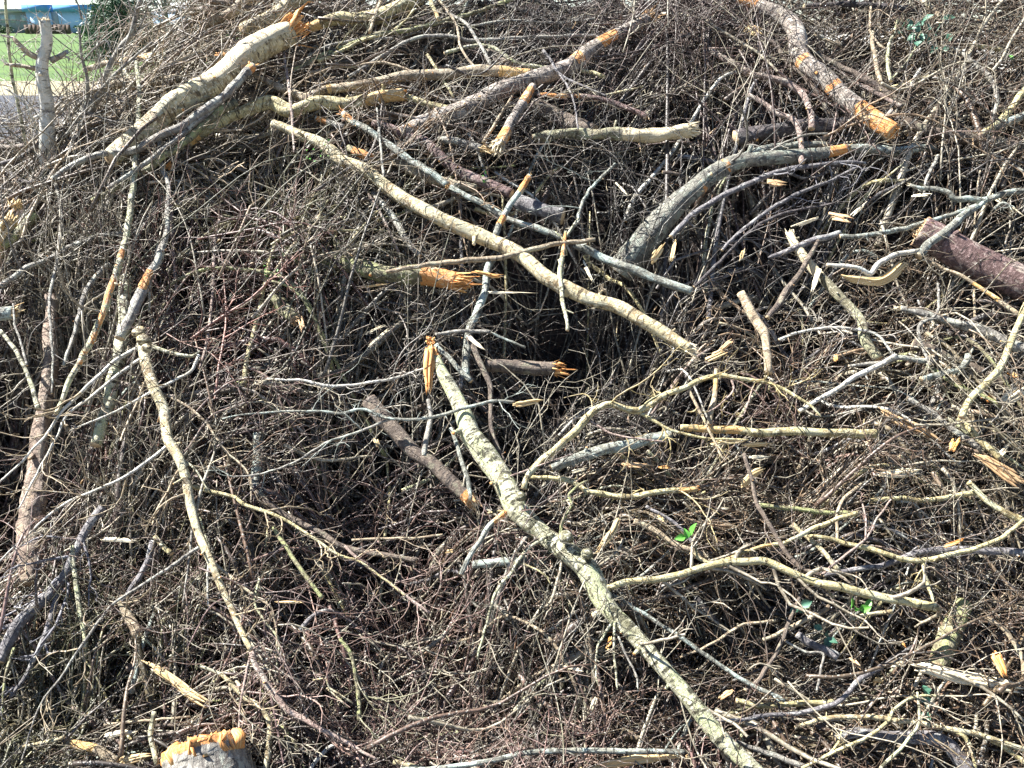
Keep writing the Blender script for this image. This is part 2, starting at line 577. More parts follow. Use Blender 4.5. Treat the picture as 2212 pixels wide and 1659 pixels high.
def branch(name, label, mat, pts, wd, lift=.05, cat=None, ends=('cut', 'cut'), bare=(), twigs=0, group=None,
           limbs=(), woodm='orange', rough=.095, spike=(1.6, 16), twl=(.12, .35), knobs=(), stand=None):
    """a fallen branch through the given points of the view; wd = widths along it in view pixels.
    limbs: (points, w0, w1[, lift]) side branches that are parts of it"""
    SEED[0] += 1
    sd_ = SEED[0]
    wd = list(wd) if isinstance(wd, (tuple, list)) else [wd, wd * .9]
    lf = lift if isinstance(lift, (tuple, list)) else (lift, lift)

    def path(pts, wd, lf):
        pts = np.asarray(pts, float)
        sm = spline(pts, 7)
        seg = np.concatenate([[0], np.cumsum(np.linalg.norm(np.diff(sm, axis=0), axis=1))])
        u = seg / seg[-1]
        W = np.interp(u, np.linspace(0, 1, len(wd)), wd)
        W = W * .89
        li = np.interp(u, np.linspace(0, 1, len(lf)), lf) * .66
        Q = at(sm[:, 0], sm[:, 1], li)
        if stand:                                          # upright: stays over the spot where it enters the heap
            yb = at(stand[0], stand[1])[1]
            d_ = rays(sm[:, 0], sm[:, 1])
            Q = CAM + d_ * (yb / d_[:, 1])[:, None]
        depth = (Q - CAM) @ np.array([0, cp, -sp])
        # smooth the depth so the branch stays a stiff piece of wood
        kk = min(9, len(Q) // 2 * 2 - 1)
        if kk >= 3 and len(Q) > 4:
            for _ in range(3):
                dd = np.pad(depth, kk // 2, mode='reflect', reflect_type='odd')
                dn = np.convolve(dd, np.ones(kk) / kk, 'valid')[:len(depth)]
                Q = CAM + (Q - CAM) * (dn / depth)[:, None]
                depth = dn
        R = W * depth / FV / 2
        # real wood never runs smooth: small sideways kinks on the scale of its own thickness
        rk = np.random.default_rng(int(abs(pts[0][0] * 7 + pts[0][1])))
        sl_ = np.concatenate([[0], np.cumsum(np.linalg.norm(np.diff(Q, axis=0), axis=1))])
        T_, A_, B_ = frames(Q)
        for AX in (A_, B_):
            o_ = np.zeros(len(Q))
            for _ in range(4):
                lam = rk.uniform(7, 30) * R.mean()
                o_ += rk.uniform(.05, .14) * R.mean() * np.sin(sl_ / lam * 2 * PI + rk.uniform(0, 6.3)) * (lam / (14 * R.mean())) ** .15
            Q = Q + AX * o_[:, None]
        return Q, R
    Q, R = path(pts, wd, lf)
    if ends[0] is None:
        R[0] *= .3
    if ends[1] is None:
        R[-1] *= .3
    sides = 8 if R.max() < .009 else (12 if R.max() < .03 else 20)
    Lm = np.linalg.norm(np.diff(Q, axis=0), axis=1).sum()
    nstub = 0 if mat in ('gold', 'pale', 'orange', 'chip') else int(min(7, Lm * 4.5))
    if mat in ('gold', 'pale', 'orange', 'chip'):
        rough = max(rough, .14)
    has_parts = bool(nstub > 1 or twigs or limbs or knobs or 'torn' in ends)
    root = None
    if has_parts:
        root = bpy.data.objects.new(name, None)
        COL.objects.link(root)
        root.location = Q[0]
    off = Q[0] if has_parts else np.zeros(3)
    if mat in ('gold', 'pale', 'orange', 'chip') and R.max() < .06:
        V, F, at_ = slivers(Q, R, sd_)
        mi = None
    else:
        V, F, at_, mi = one_tube(Q, R, sides, rough, bare, [x == 'cut' or x == 'torn' for x in ends], sd_)
    o = mesh_obj('stem' if has_parts else name, V - off, F, [M[mat], M['cutface']], root, at_, True, mi)
    for e_, i, sg in ((ends[0], 0, -1), (ends[1], -1, 1)):
        if e_ == 'torn':
            d = (Q[1] - Q[0]) * -1 if i == 0 else Q[-1] - Q[-2]
            V, F, at2 = spikes(Q[i], d, R[i], R[i] * 2 * spike[0], spike[1], sd_ + 7 * i + 3)
            mesh_obj('broken_end', V - off, F, M[woodm], root, at2, False)
    tops = []
    for lb in limbs:
        l2 = lb[3] if len(lb) > 3 else lf[0]
        q, r = path(lb[0], [lb[1], lb[2]], (l2, l2) if not isinstance(l2, (tuple, list)) else l2)
        r[-1] *= .4
        V, F, a3, mi = one_tube(q, r, 7 if r.max() < .01 else 10, rough, (), (0, 0), sd_ + len(tops) * 17 + 5)
        lo_ = mesh_obj('side_branch', V - off, F, [M[lb[4] if len(lb) > 4 else mat], M[woodm]], root, a3, True, mi)
        tops.append((q, r, lo_))
    for kx, ky, kw in knobs:
        c = at(kx, ky, lf[0])
        rr = np.random.default_rng(sd_ + int(kx))
        dpt = (c - CAM) @ np.array([0, cp, -sp])
        rad = kw * dpt / FV / 2
        P_ = c + np.linspace(-1, 1, 9)[:, None] * np.array((.15, .1, .9)) * rad
        R_ = rad * np.sqrt(np.clip(1 - np.linspace(-.97, .97, 9) ** 2, .02, 1))
        V, F, a3, mi = one_tube(P_, R_, 14, .22, (), (0, 0), sd_ + 77)
        mesh_obj('knot', V - off, F, [M[mat], M[woodm]], root, a3, True, mi)
    # broken-off stubs where twigs once grew
    rs_ = np.random.default_rng(sd_ * 3 + 1)
    T_, A_, B_ = frames(Q)
    for _ in range(nstub if nstub > 1 else 0):
        k_ = int(rs_.uniform(.06, .94) * len(Q))
        th_ = rs_.uniform(0, 2 * PI)
        nd = A_[k_] * math.cos(th_) + B_[k_] * math.sin(th_)
        if nd @ (CAM - Q[k_]) < 0 and rs_.random() < .7:
            nd = -nd
        nd = nd + T_[k_] * rs_.uniform(.2, .9)
        nd /= np.linalg.norm(nd)
        r1_ = min(R[k_] * rs_.uniform(.18, .42), .012)
        ln_ = R[k_] + rs_.uniform(.008, .035)
        tt_ = np.linspace(0, 1, 5)[:, None]
        P_ = Q[k_] + nd * ln_ * tt_ + rs_.normal(size=3) * .15 * ln_ * tt_ ** 2
        V, F, a3, mi = one_tube(P_, r1_ * np.linspace(1.25, .7, 5), 7, .12, (), (0, 1), sd_ + 900)
        mesh_obj('twig_stub', V - off, F, [M[mat], M[woodm]], root, a3, True, mi)
    # small twigs, grown off the stem and off each limb
    base_c = TINT[mat]
    if twigs:
        P1, R1, C1 = offshoots(Q[None], R[None], np.array([base_c]), twigs, (0, 1), 9, (.25, .45), .1, .97, (30, 80), .16, .0016, twl[0], twl[0])
        # lengths in metres
        P1 = P1[:, :1] + (P1 - P1[:, :1]) * (rng.uniform(twl[0], twl[1], (twigs, 1, 1)) / twl[0])
        R1 = np.minimum(R1, .005)
        P2, R2, C2 = offshoots(P1, R1, C1, 4, (.25, .6), 6, (.5, .75), .1, .95, (25, 65), .25, .0012)
        twiglets(P1 - off, R1, C1, P2 - off, R2, C2, 4, root)
    for q, r, lo_ in tops:
        n2 = int(np.clip(np.linalg.norm(np.diff(q, axis=0), axis=1).sum() * 14, 3, 14))
        P1, R1, C1 = offshoots(q[None], r[None], np.array([base_c]), n2, (.12, .4), 7, (.5, .75), .15, 1, (25, 70), .22, .0015)
        P2, R2, C2 = offshoots(P1, R1, C1, 3, (.25, .6), 5, (.55, .8), .1, .95, (25, 65), .25, .0012)
        twiglets(P1 - off, R1, C1, P2 - off, R2, C2, 3, lo_)
    tag(root or o, label, cat or ('log' if 'log' in name or 'trunk' in name else 'branch' if 'branch' in name else 'stick'), group)
    return root or o


TINT = {'cream': (.42, .34, .22), 'birch': (.34, .30, .22), 'white': (.48, .45, .40), 'moss': (.26, .25, .15),
        'yellow': (.42, .34, .16), 'grey': (.26, .24, .21), 'dull': (.18, .14, .11), 'ash': (.19, .18, .15), 'dark': (.09, .075, .075),
        'red': (.26, .14, .11), 'cherry': (.28, .22, .18), 'lichen': (.30, .34, .30), 'slate': (.20, .20, .23),
        'tan': (.36, .28, .18), 'peel': (.3, .22, .16), 'pink': (.34, .23, .19), 'gold': (.5, .33, .13), 'orange': (.5, .25, .07),
        'pale': (.6, .5, .35), 'cream2': (.42, .34, .22), 'moss2': (.26, .25, .15), 'chip': (.4, .25, .13)}

# ------------------------------------------------------------------ the mass of fine brush, region by region
# (view x, view y, direction in degrees, spread, colour key, fineness 0 coarse .. 1 fine, density)
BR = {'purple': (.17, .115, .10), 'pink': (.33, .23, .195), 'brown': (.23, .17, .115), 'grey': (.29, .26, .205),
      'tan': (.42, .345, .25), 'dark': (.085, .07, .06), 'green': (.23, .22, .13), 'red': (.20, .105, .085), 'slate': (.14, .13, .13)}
REG = [
    (60, 440, 30, 40, 'brown', .5, 1), (60, 900, 60, 22, 'purple', .8, 1), (170, 600, 78, 25, 'grey', .5, 1),
    (50, 1150, 62, 20, 'pink', .9, 1.2), (210, 1000, 66, 25, 'grey', .7, 1), (260, 420, 38, 30, 'grey', .6, 1),
    (110, 1500, 74, 35, 'green', .7, 1), (250, 1300, 80, 45, 'green', .9, 1.2), (430, 1340, 70, 90, 'pink', 1, 1.4),
    (470, 650, 30, 90, 'red', 1, 1.2), (600, 480, 60, 80, 'green', 1, 1.3), (600, 900, 15, 50, 'purple', .9, 1),
    (760, 690, 45, 60, 'grey', .8, 1), (500, 1150, 70, 70, 'brown', .9, 1), (790, 1150, -30, 45, 'purple', .8, 1),
    (930, 1320, 20, 90, 'pink', 1, 1.4), (830, 1500, 80, 80, 'pink', .9, 1.2), (800, 110, 17, 18, 'brown', .3, 1.2),
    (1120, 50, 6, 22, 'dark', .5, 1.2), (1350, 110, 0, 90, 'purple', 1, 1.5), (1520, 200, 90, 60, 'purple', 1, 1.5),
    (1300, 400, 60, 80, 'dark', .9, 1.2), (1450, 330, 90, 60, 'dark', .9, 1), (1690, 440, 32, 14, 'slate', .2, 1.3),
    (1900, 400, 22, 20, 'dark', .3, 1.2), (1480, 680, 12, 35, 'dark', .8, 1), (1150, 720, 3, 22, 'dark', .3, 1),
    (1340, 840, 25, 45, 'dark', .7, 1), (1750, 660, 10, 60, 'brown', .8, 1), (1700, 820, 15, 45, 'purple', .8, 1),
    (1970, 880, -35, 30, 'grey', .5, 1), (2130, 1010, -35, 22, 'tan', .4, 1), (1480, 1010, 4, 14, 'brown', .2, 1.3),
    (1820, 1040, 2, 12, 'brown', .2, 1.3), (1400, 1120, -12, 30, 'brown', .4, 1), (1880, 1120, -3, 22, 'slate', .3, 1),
    (1180, 1380, 78, 40, 'grey', .8, 1), (1500, 1370, 15, 35, 'brown', .6, 1), (1790, 1400, 12, 35, 'dark', .6, .7),
    (2020, 1360, 60, 70, 'brown', .8, 1), (1780, 1560, -20, 30, 'brown', .4, 1), (1330, 1560, 65, 50, 'pink', .8, 1.1),
    (2120, 1600, -25, 35, 'brown', .5, 1), (1900, 60, 10, 60, 'brown', .6, 1.2), (2090, 210, 70, 80, 'brown', .9, 1.4),
    (2160, 480, 30, 60, 'dark', .7, 1), (1960, 600, 20, 50, 'brown', .7, 1), (1720, 230, -35, 25, 'purple', .5, 1.2),
    (480, 330, 30, 40, 'tan', .5, 1), (330, 200, 35, 30, 'tan', .5, 1.1), (620, 300, 25, 40, 'brown', .6, 1),
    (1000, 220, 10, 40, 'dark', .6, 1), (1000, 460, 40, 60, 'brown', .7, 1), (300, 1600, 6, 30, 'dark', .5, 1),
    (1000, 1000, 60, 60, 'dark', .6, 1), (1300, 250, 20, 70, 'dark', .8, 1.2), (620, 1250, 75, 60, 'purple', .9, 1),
    (650, 1560, -25, 50, 'purple', .8, 1.1), (1050, 1500, 50, 60, 'purple', .8, 1)]
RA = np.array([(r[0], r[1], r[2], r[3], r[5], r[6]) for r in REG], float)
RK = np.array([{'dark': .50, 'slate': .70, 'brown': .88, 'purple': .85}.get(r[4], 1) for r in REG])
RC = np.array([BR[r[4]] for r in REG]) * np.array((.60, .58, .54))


def sample(n, fine=None):
    """starting points spread over the visible heap, with the local direction and colour"""
    px = rng.uniform(-420, VW + 420, n)
    py = rng.uniform(-60, VH + 330, n)
    py = np.where(rng.random(n) < .13, rng.uniform(-110, 170, n), py)
    jx, jy = px + rng.normal(size=n) * 70, py + rng.normal(size=n) * 55
    d = (jx[:, None] - RA[None, :, 0]) ** 2 + 1.5 * (jy[:, None] - RA[None, :, 1]) ** 2
    k = np.argmin(d / RA[None, :, 5], 1)
    return px, py, k


def hug(n, px, py, ang, L, K, off, kink, curve, wob=.035):
    """paths that wander over the heap at height off above its top"""
    p0 = at(px, py)
    p1 = at(px + 14 * np.cos(ang), py - 14 * np.sin(ang))
    dv = p1 - p0
    mag = np.linalg.norm(dv, axis=1)
    xy = dv[:, :2] / (np.linalg.norm(dv[:, :2], axis=1, keepdims=True) + 1e-9)
    # length asked for in view pixels; foreshortening along the line of sight is limited
    depth = (p0 - CAM) @ np.array([0, cp, -sp])
    scale = np.clip(mag / 14, None, depth / FV * 2.2)
    L = L * scale
    th = np.arctan2(xy[:, 1], xy[:, 0])
    P = np.empty((n, K, 3))
    x, y = p0[:, 0] - np.cos(th) * L * .5, p0[:, 1] - np.sin(th) * L * .5
    c = rng.normal(size=n) * curve if np.ndim(curve) == 0 else curve
    st = L / (K - 1)
    ph, fr = rng.uniform(0, 6.3, n), rng.uniform(2, 7, n)
    for i in range(K):
        P[:, i, 0], P[:, i, 1] = x, y
        P[:, i, 2] = heap(x, y) + off + wob * np.sin(ph + fr * i / K)
        s = st / np.sqrt(1 + (SLOPE * np.sin(th)) ** 2)
        x = x + np.cos(th) * s
        y = y + np.sin(th) * s
        th = th + c / K + rng.normal(size=n) * kink
    P[:, :, 2] = np.maximum(P[:, :, 2], .004)
    return P, depth


def bundle(n, per, sp):
    """stems come in sheaves: members share a place, a direction and a bend"""
    nb = max(1, n // per)
    b = rng.integers(0, nb, n)
    px, py, k = sample(nb)
    a = RA[k, 2] + rng.normal(size=nb) * RA[k, 3] * .42
    cv = rng.normal(size=nb)
    an = np.radians(a[b])
    t = rng.uniform(-90, 90, n)
    u = rng.normal(size=n) * 34
    return (px[b] + np.cos(an) * t - np.sin(an) * u, py[b] - np.sin(an) * t - np.cos(an) * u, k[b],
            np.radians(a[b] + u * sp + rng.normal(size=n) * 5), cv[b] + rng.normal(size=n) * .25)


def stems(n, kfilter, wr, Lr, offr, kink, curve, K, pale=.18, loose=0.0):
    px, py, k = sample(n // 3)
    ang = np.radians(RA[k, 2] + rng.normal(size=n // 3) * RA[k, 3] * .5 + np.where(rng.random(n // 3) < .12, rng.uniform(-90, 90, n // 3), 0))
    c_ = rng.normal(size=n // 3)
    bx_, by_, bk, ba, bc = bundle(n - n // 3, 11, .35)
    px, py, k = np.concatenate([px, bx_]), np.concatenate([py, by_]), np.concatenate([k, bk])
    ang, c_ = np.concatenate([ang, ba]), np.concatenate([c_, bc])
    keep = kfilter(RA[k, 4]) & (rng.random(len(k)) < RK[k])
    px, py, k, ang, c_ = px[keep], py[keep], k[keep], ang[keep], c_[keep]
    n = len(px)
    off = offr[0] + (offr[1] - offr[0]) * rng.random(n) ** .8
    up_ = rng.random(n) < .08
    off = np.where(up_, rng.uniform(.04, .26, n), off)
    L = rng.uniform(*Lr, n) * rng.uniform(.5, 1, n)
    P, depth = hug(n, px, py, ang, L, K, off, kink, c_ * curve)
    r = rng.uniform(*wr, n) ** 1.0
    r = (wr[0] + (wr[1] - wr[0]) * rng.random(n) ** 2.4) * .5 * 3.6 / FV * np.where(up_, .55, 1)
    R = r[:, None] * np.linspace(1, .4, K)[None]
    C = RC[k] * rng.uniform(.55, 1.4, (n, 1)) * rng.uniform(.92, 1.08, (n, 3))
    lc = rng.random(n) < pale
    C[lc] = np.array((.42, .38, .28)) * rng.uniform(.7, 1.2, (lc.sum(), 1))
    return P, R, C


fine = Bag()
coarse = Bag()

# long sticks lying over one another
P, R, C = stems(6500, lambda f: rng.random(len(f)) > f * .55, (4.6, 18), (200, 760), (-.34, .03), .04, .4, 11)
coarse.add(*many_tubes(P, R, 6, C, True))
P1, R1, C1 = offshoots(P, R, C, 4, (.15, .5), 7, (.3, .55), kink=.16, rmin=.0019)
coarse.add(*many_tubes(P1, R1, 4, C1))
P2, R2, C2 = offshoots(P1, R1, C1, 2, (.2, .5), 4, (.5, .8), kink=.22, rmin=.0015)
coarse.add(*many_tubes(P2, R2, 3, C2))

# fine birch brush: stem, side twigs, spurs
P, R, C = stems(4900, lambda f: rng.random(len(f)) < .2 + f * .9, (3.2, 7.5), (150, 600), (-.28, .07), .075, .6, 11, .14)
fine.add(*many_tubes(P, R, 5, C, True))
P1, R1, C1 = offshoots(P, R, C, 7, (.12, .5), 7, (.55, .85), kink=.17, rmin=.0018)
fine.add(*many_tubes(P1, R1, 3, C1))
P2, R2, C2 = offshoots(P1, R1, C1, 3, (.15, .5), 4, (.6, .85), kink=.25, rmin=.0014, lmin=.015)
fine.add(*many_tubes(P2, R2, 3, C2))

tag(fine.build('fine_twig_tangle'), 'mass of fine reddish and grey birch twigs filling the whole brush pile', 'twigs', kind='stuff')
tag(coarse.build('stick_tangle'), 'mass of thin crossing sticks packed between the bigger branches of the pile', 'sticks', kind='stuff')

# crumbs of bark and wood caught among the twigs
n = 2600
P, dep = hug(n, rng.uniform(-200, VW + 200, n), rng.uniform(60, VH + 200, n), rng.uniform(0, 6.3, n), rng.uniform(5, 26, n), 4, rng.uniform(-.16, .05, n), .15, .3, .004)
crumb = Bag()
cc = np.array(((.62, .52, .34), (.50, .33, .16), (.30, .20, .13), (.66, .60, .46), (.24, .13, .07)))[rng.choice(5, n, p=(.2, .16, .3, .14, .2))]
crumb.add(*many_tubes(P, rng.uniform(.0012, .0042, n)[:, None] * np.array((.3, 1, .9, .2))[None], 4, cc))
tag(crumb.build('wood_crumbs'), 'small crumbs of pale wood and brown bark caught among the twigs', 'debris', kind='stuff')

# added core of the heap, coloured near black as deep shade between the twigs
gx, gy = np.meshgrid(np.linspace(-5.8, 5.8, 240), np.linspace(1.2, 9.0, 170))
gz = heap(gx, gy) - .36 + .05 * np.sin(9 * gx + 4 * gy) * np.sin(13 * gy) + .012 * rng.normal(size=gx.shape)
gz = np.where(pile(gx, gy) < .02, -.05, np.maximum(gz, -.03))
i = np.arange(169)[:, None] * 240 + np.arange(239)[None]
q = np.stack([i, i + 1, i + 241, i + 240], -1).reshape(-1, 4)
m, t, p = nodes('shade_core')
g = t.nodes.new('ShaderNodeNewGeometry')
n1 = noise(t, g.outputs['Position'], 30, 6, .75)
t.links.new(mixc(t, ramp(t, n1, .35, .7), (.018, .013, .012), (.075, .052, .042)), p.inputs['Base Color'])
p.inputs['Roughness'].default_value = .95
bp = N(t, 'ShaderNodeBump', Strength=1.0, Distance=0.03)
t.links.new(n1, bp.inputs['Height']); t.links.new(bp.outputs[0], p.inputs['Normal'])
tag(mesh_obj('mound', np.stack([gx, gy, gz], -1).reshape(-1, 3), [q], m), 'dark core of the heap standing in for deep shade between the twigs', 'mound', kind='structure')

# separate sticks that lie on top of the rest
for j, (cnt, wr, Lr, off, kink, key, lab, grp) in enumerate((
        (150, (5, 12), (140, 420), (-.03, .05), .05, None, 'thin bare stick lying loose on top of the brush', 'thin bare sticks lying loose on the pile'),
        (100, (4, 8), (200, 560), (.02, .10), .07, 'side', 'slender twiggy branchlet sprawled over the brush', 'slender twiggy branchlets on the pile'))):
    px = rng.uniform(20, VW - 20, cnt); py = rng.uniform(230, VH - 20, cnt)
    d = (px[:, None] - RA[None, :, 0]) ** 2 + 1.5 * (py[:, None] - RA[None, :, 1]) ** 2
    k = np.argmin(d, 1)
    ang = np.radians(RA[k, 2] + rng.normal(size=cnt) * (RA[k, 3] * .7 + 8))
    P, dep = hug(cnt, px, py, ang, rng.uniform(*Lr, cnt), 16, rng.uniform(*off, cnt), kink, .5, .02)
    r = rng.uniform(*wr, cnt) * .5 * dep / FV
    C = RC[k] * rng.uniform(1.7, 3.2, (cnt, 1))
    for s in range(cnt):
        nm = ('stick', 'branchlet')[j]
        if key is None:
            V, F, a3, mi = one_tube(P[s], r[s] * np.linspace(1, .6, 16), 7, .08, (), (1, 1), 3000 + s)
            mt = random.choice(('grey', 'tan', 'pink', 'lichen', 'dull', 'yellow', 'slate', 'cherry', 'birch', 'white', 'yellow', 'moss'))
            o = mesh_obj(nm, V, F, [M[mt], M[random.choice(('pale', 'gold', 'chip'))]], None, a3, True, mi)
            tag(o, lab, 'stick', grp)
        else:
            root = bpy.data.objects.new(nm, None); COL.objects.link(root); root.location = P[s, 0]
            b0 = P[s, 0]
            Rr = r[s] * np.linspace(1, .35, 16)
            b = Bag(); b.add(*many_tubes(P[s:s + 1] - b0, Rr[None], 6, C[s:s + 1])); b.build('stem', root)
            P1, R1, C1 = offshoots(P[s:s + 1] - b0, Rr[None], C[s:s + 1], 7, (.12, .4), 8, (.5, .75), kink=.15, rmin=.0016)
            P2, R2, C2 = offshoots(P1, R1, C1, 4, (.15, .5), 5, (.6, .85), kink=.25, rmin=.0012)
            twiglets(P1, R1, C1, P2, R2, C2, 4, root)
            tag(root, lab, 'twig', grp)

# ------------------------------------------------------------------ the ground and what stands beyond the heap
def box(x0, x1, y0, y1, z0, z1):
    V = np.array([(x, y, z) for z in (z0, z1) for y in (y0, y1) for x in (x0, x1)], float)
    F = np.array([(0, 2, 3, 1), (4, 5, 7, 6), (0, 1, 5, 4), (2, 6, 7, 3), (0, 4, 6, 2), (1, 3, 7, 5)])
    return V, F


def boxes(name, bl, mat, parent=None, off=(0, 0, 0)):
    V, F, n = [], [], 0
    for b in bl:
        v, f = box(*b)
        V.append(v - np.array(off)); F.append(f + n); n += 8
    return mesh_obj(name, np.concatenate(V), [np.concatenate(F)], mat, parent, None, False)


def plain(name, a, b, scale, rough=.9, bump=0.0, detail=5, lo=.35, hi=.65):
    m, t, p = nodes(name)
    g = t.nodes.new('ShaderNodeNewGeometry')
    n1 = noise(t, g.outputs['Position'], scale, detail, .65)
    t.links.new(mixc(t, ramp(t, n1, lo, hi), a, b), p.inputs['Base Color'])
    p.inputs['Roughness'].default_value = rough
    if bump:
        bp = N(t, 'ShaderNodeBump', Strength=.6, Distance=bump)
        t.links.new(n1, bp.inputs['Height']); t.links.new(bp.outputs[0], p.inputs['Normal'])
    return m


def sheet(name, x0, x1, y0, y1, z, mat, nx=2, ny=2, wav=None):
    X, Y = np.meshgrid(np.linspace(x0, x1, nx), np.linspace(y0, y1, ny))
    Z = np.full_like(X, z)
    if wav is not None:
        X, Y, Z = wav(X, Y, Z)
    i = np.arange(ny - 1)[:, None] * nx + np.arange(nx - 1)[None]
    q = np.stack([i, i + 1, i + nx + 1, i + nx], -1).reshape(-1, 4)
    return mesh_obj(name, np.stack([X, Y, Z], -1).reshape(-1, 3), [q], mat)


tag(sheet('ground', -900, 900, -60, 1500, -.012, plain('bare_ground', (.13, .11, .07), (.20, .16, .115), 6, .95, .02)), kind='structure')
tag(sheet('lawn', -420, 13, 33.5, 260, -.002, plain('lawn_green', (.030, .078, .004), (.065, .130, .008), .35, .9, .03, 9)), kind='structure')
tag(sheet('gravel_yard', 13.01, 320, 20, 300, -.002, plain('pale_gravel', (.34, .33, .30), (.46, .45, .42), 7, .95, .02)), kind='structure')
tag(sheet('dry_verge', -80, 13, 27.4, 34.0, .003, plain('dry_grass', (.20, .18, .10), (.32, .28, .18), 5, .95, .03), 60, 6,
          lambda X, Y, Z: (X, Y + np.where(Y > 33, .35 * np.sin(X * 1.7), np.where(Y < 28, .25 * np.sin(X * 2.3), 0)), Z)), kind='structure')
tag(sheet('road', -80, 13, 11.5, 27.8, .001, plain('asphalt', (.020, .025, .036), (.036, .042, .056), 25, .85, .004)), kind='structure')

GW = {'grey': plain('render_grey', (.40, .41, .43), (.46, .47, .49), 3),
      'blue': plain('panel_light_blue', (.45, .62, .90), (.50, .67, .93), 1.2),
      'roof': plain('roof_blue', (.12, .32, .62), (.15, .36, .68), 1.5),
      'pane': plain('pane_dull', (.42, .50, .58), (.52, .60, .68), .5, .25),
      'brown': plain('brown_board', (.09, .06, .045), (.13, .09, .07), 3)}


def bx(px, Y):                                      # world x of a view column at distance Y near the horizon
    return (px - VW / 2) / FV * Y * cp


YB = 150.0
root = bpy.data.objects.new('school_building', None); COL.objects.link(root)
root.location = (bx(40, YB), YB, 0)
ro = root.location
X = lambda v: bx(v, YB)
boxes('wall', [(X(-260), X(60), YB, YB + 14, 0, 3.1)], GW['grey'], root, ro)
boxes('wall', [(X(62), X(113), YB - .6, YB + 14, 0, 3.1)], GW['blue'], root, ro)
boxes('wall', [(X(113.5), X(130), YB - .2, YB + 14, 0, 3.1)], GW['grey'], root, ro)
boxes('wall', [(X(130.5), X(196), YB - .6, YB + 14, .0, 3.1)], GW['blue'], root, ro)
boxes('roof', [(X(60), X(115), YB - 1.4, YB + 15, 3.1, 4.1), (X(127), X(200), YB - 1.4, YB + 15, 3.1, 4.1)], GW['roof'], root, ro)
boxes('roof', [(X(-262), X(59.5), YB - .8, YB + 15, 3.1, 3.5)], GW['grey'], root, ro)
boxes('window', [(X(46), X(57), YB - .12, YB + .1, 1.6, 2.6)], GW['pane'], root, ro)
for a_, b_ in ((-20, -6), (2, 14), (22, 34)):
    boxes('window', [(X(a_), X(b_), YB - .12, YB + .1, 1.6, 2.6)], GW['pane'], root, ro)
tag(root, 'long low flat roofed building with pale blue panels and blue fascia across the lawn', 'building')
o = boxes('board_fence', [(X(112) + i * .62, X(112) + i * .62 + .58, YB - 9 + .03 * (i % 2), YB - 8.9 + .03 * (i % 2), 0, 1.25 + .04 * (i % 3)) for i in range(11)], GW['brown'])
tag(o, 'low dark brown fence in front of the blue building', 'fence')
root = bpy.data.objects.new('outbuilding', None); COL.objects.link(root)
Y2 = 120.0
root.location = (bx(350, Y2), Y2, 0); ro = root.location
boxes('wall', [(bx(330, Y2), bx(430, Y2), Y2, Y2 + 9, 0, 2.6)], GW['blue'], root, ro)
v = np.array([(bx(326, Y2), Y2 - .8, 2.6), (bx(434, Y2), Y2 - .8, 2.6), (bx(434, Y2), Y2 + 9.8, 2.6), (bx(326, Y2), Y2 + 9.8, 2.6),
              (bx(336, Y2), Y2 + 4.5, 4.0), (bx(424, Y2), Y2 + 4.5, 4.0)]) - np.array(ro)
mesh_obj('roof', v, [np.array([(0, 1, 5, 4), (2, 3, 4, 5), (3, 2, 1, 0)]), np.array([(1, 2, 5), (3, 0, 4)])], GW['grey'], root, None, False)
tag(root, 'pale blue house with hipped grey roof behind the conifer', 'building')

LEAFM = {}


def leafmat(name, a, b, tr=.25):
    m, t, p = nodes(name)
    g = t.nodes.new('ShaderNodeNewGeometry')
    n1 = noise(t, g.outputs['Position'], 4 if 'conifer' in name else 30, 4, .6)
    t.links.new(mixc(t, ramp(t, n1, .35, .65), a, b), p.inputs['Base Color'])
    p.inputs['Roughness'].default_value = .5
    p.inputs['Transmission Weight'].default_value = 0
    return m


LEAFM['conifer'] = leafmat('conifer_needles', (.055, .11, .06), (.11, .18, .10))
LEAFM['hedge'] = leafmat('hedge_leaves', (.03, .07, .02), (.07, .13, .04))
LEAFM['ivy'] = leafmat('ivy_leaf', (.04, .12, .075), (.09, .21, .14))
LEAFM['fresh'] = leafmat('fresh_leaf', (.07, .27, .03), (.13, .38, .06))


def blades(n, cen, dirs, ln, wdt, r_):
    """n flat pointed needles/leaves as quads"""
    d = dirs / (np.linalg.norm(dirs, axis=1, keepdims=True) + 1e-9)
    q = r_.normal(size=(n, 3)); q -= (q * d).sum(1, keepdims=True) * d
    q /= np.linalg.norm(q, axis=1, keepdims=True)
    ln = np.broadcast_to(ln, n)[:, None]; wdt = np.broadcast_to(wdt, n)[:, None]
    V = np.stack([cen, cen + d * ln * .45 + q * wdt, cen + d * ln, cen + d * ln * .45 - q * wdt], 1)
    return V.reshape(-1, 3), np.arange(4 * n).reshape(n, 4)


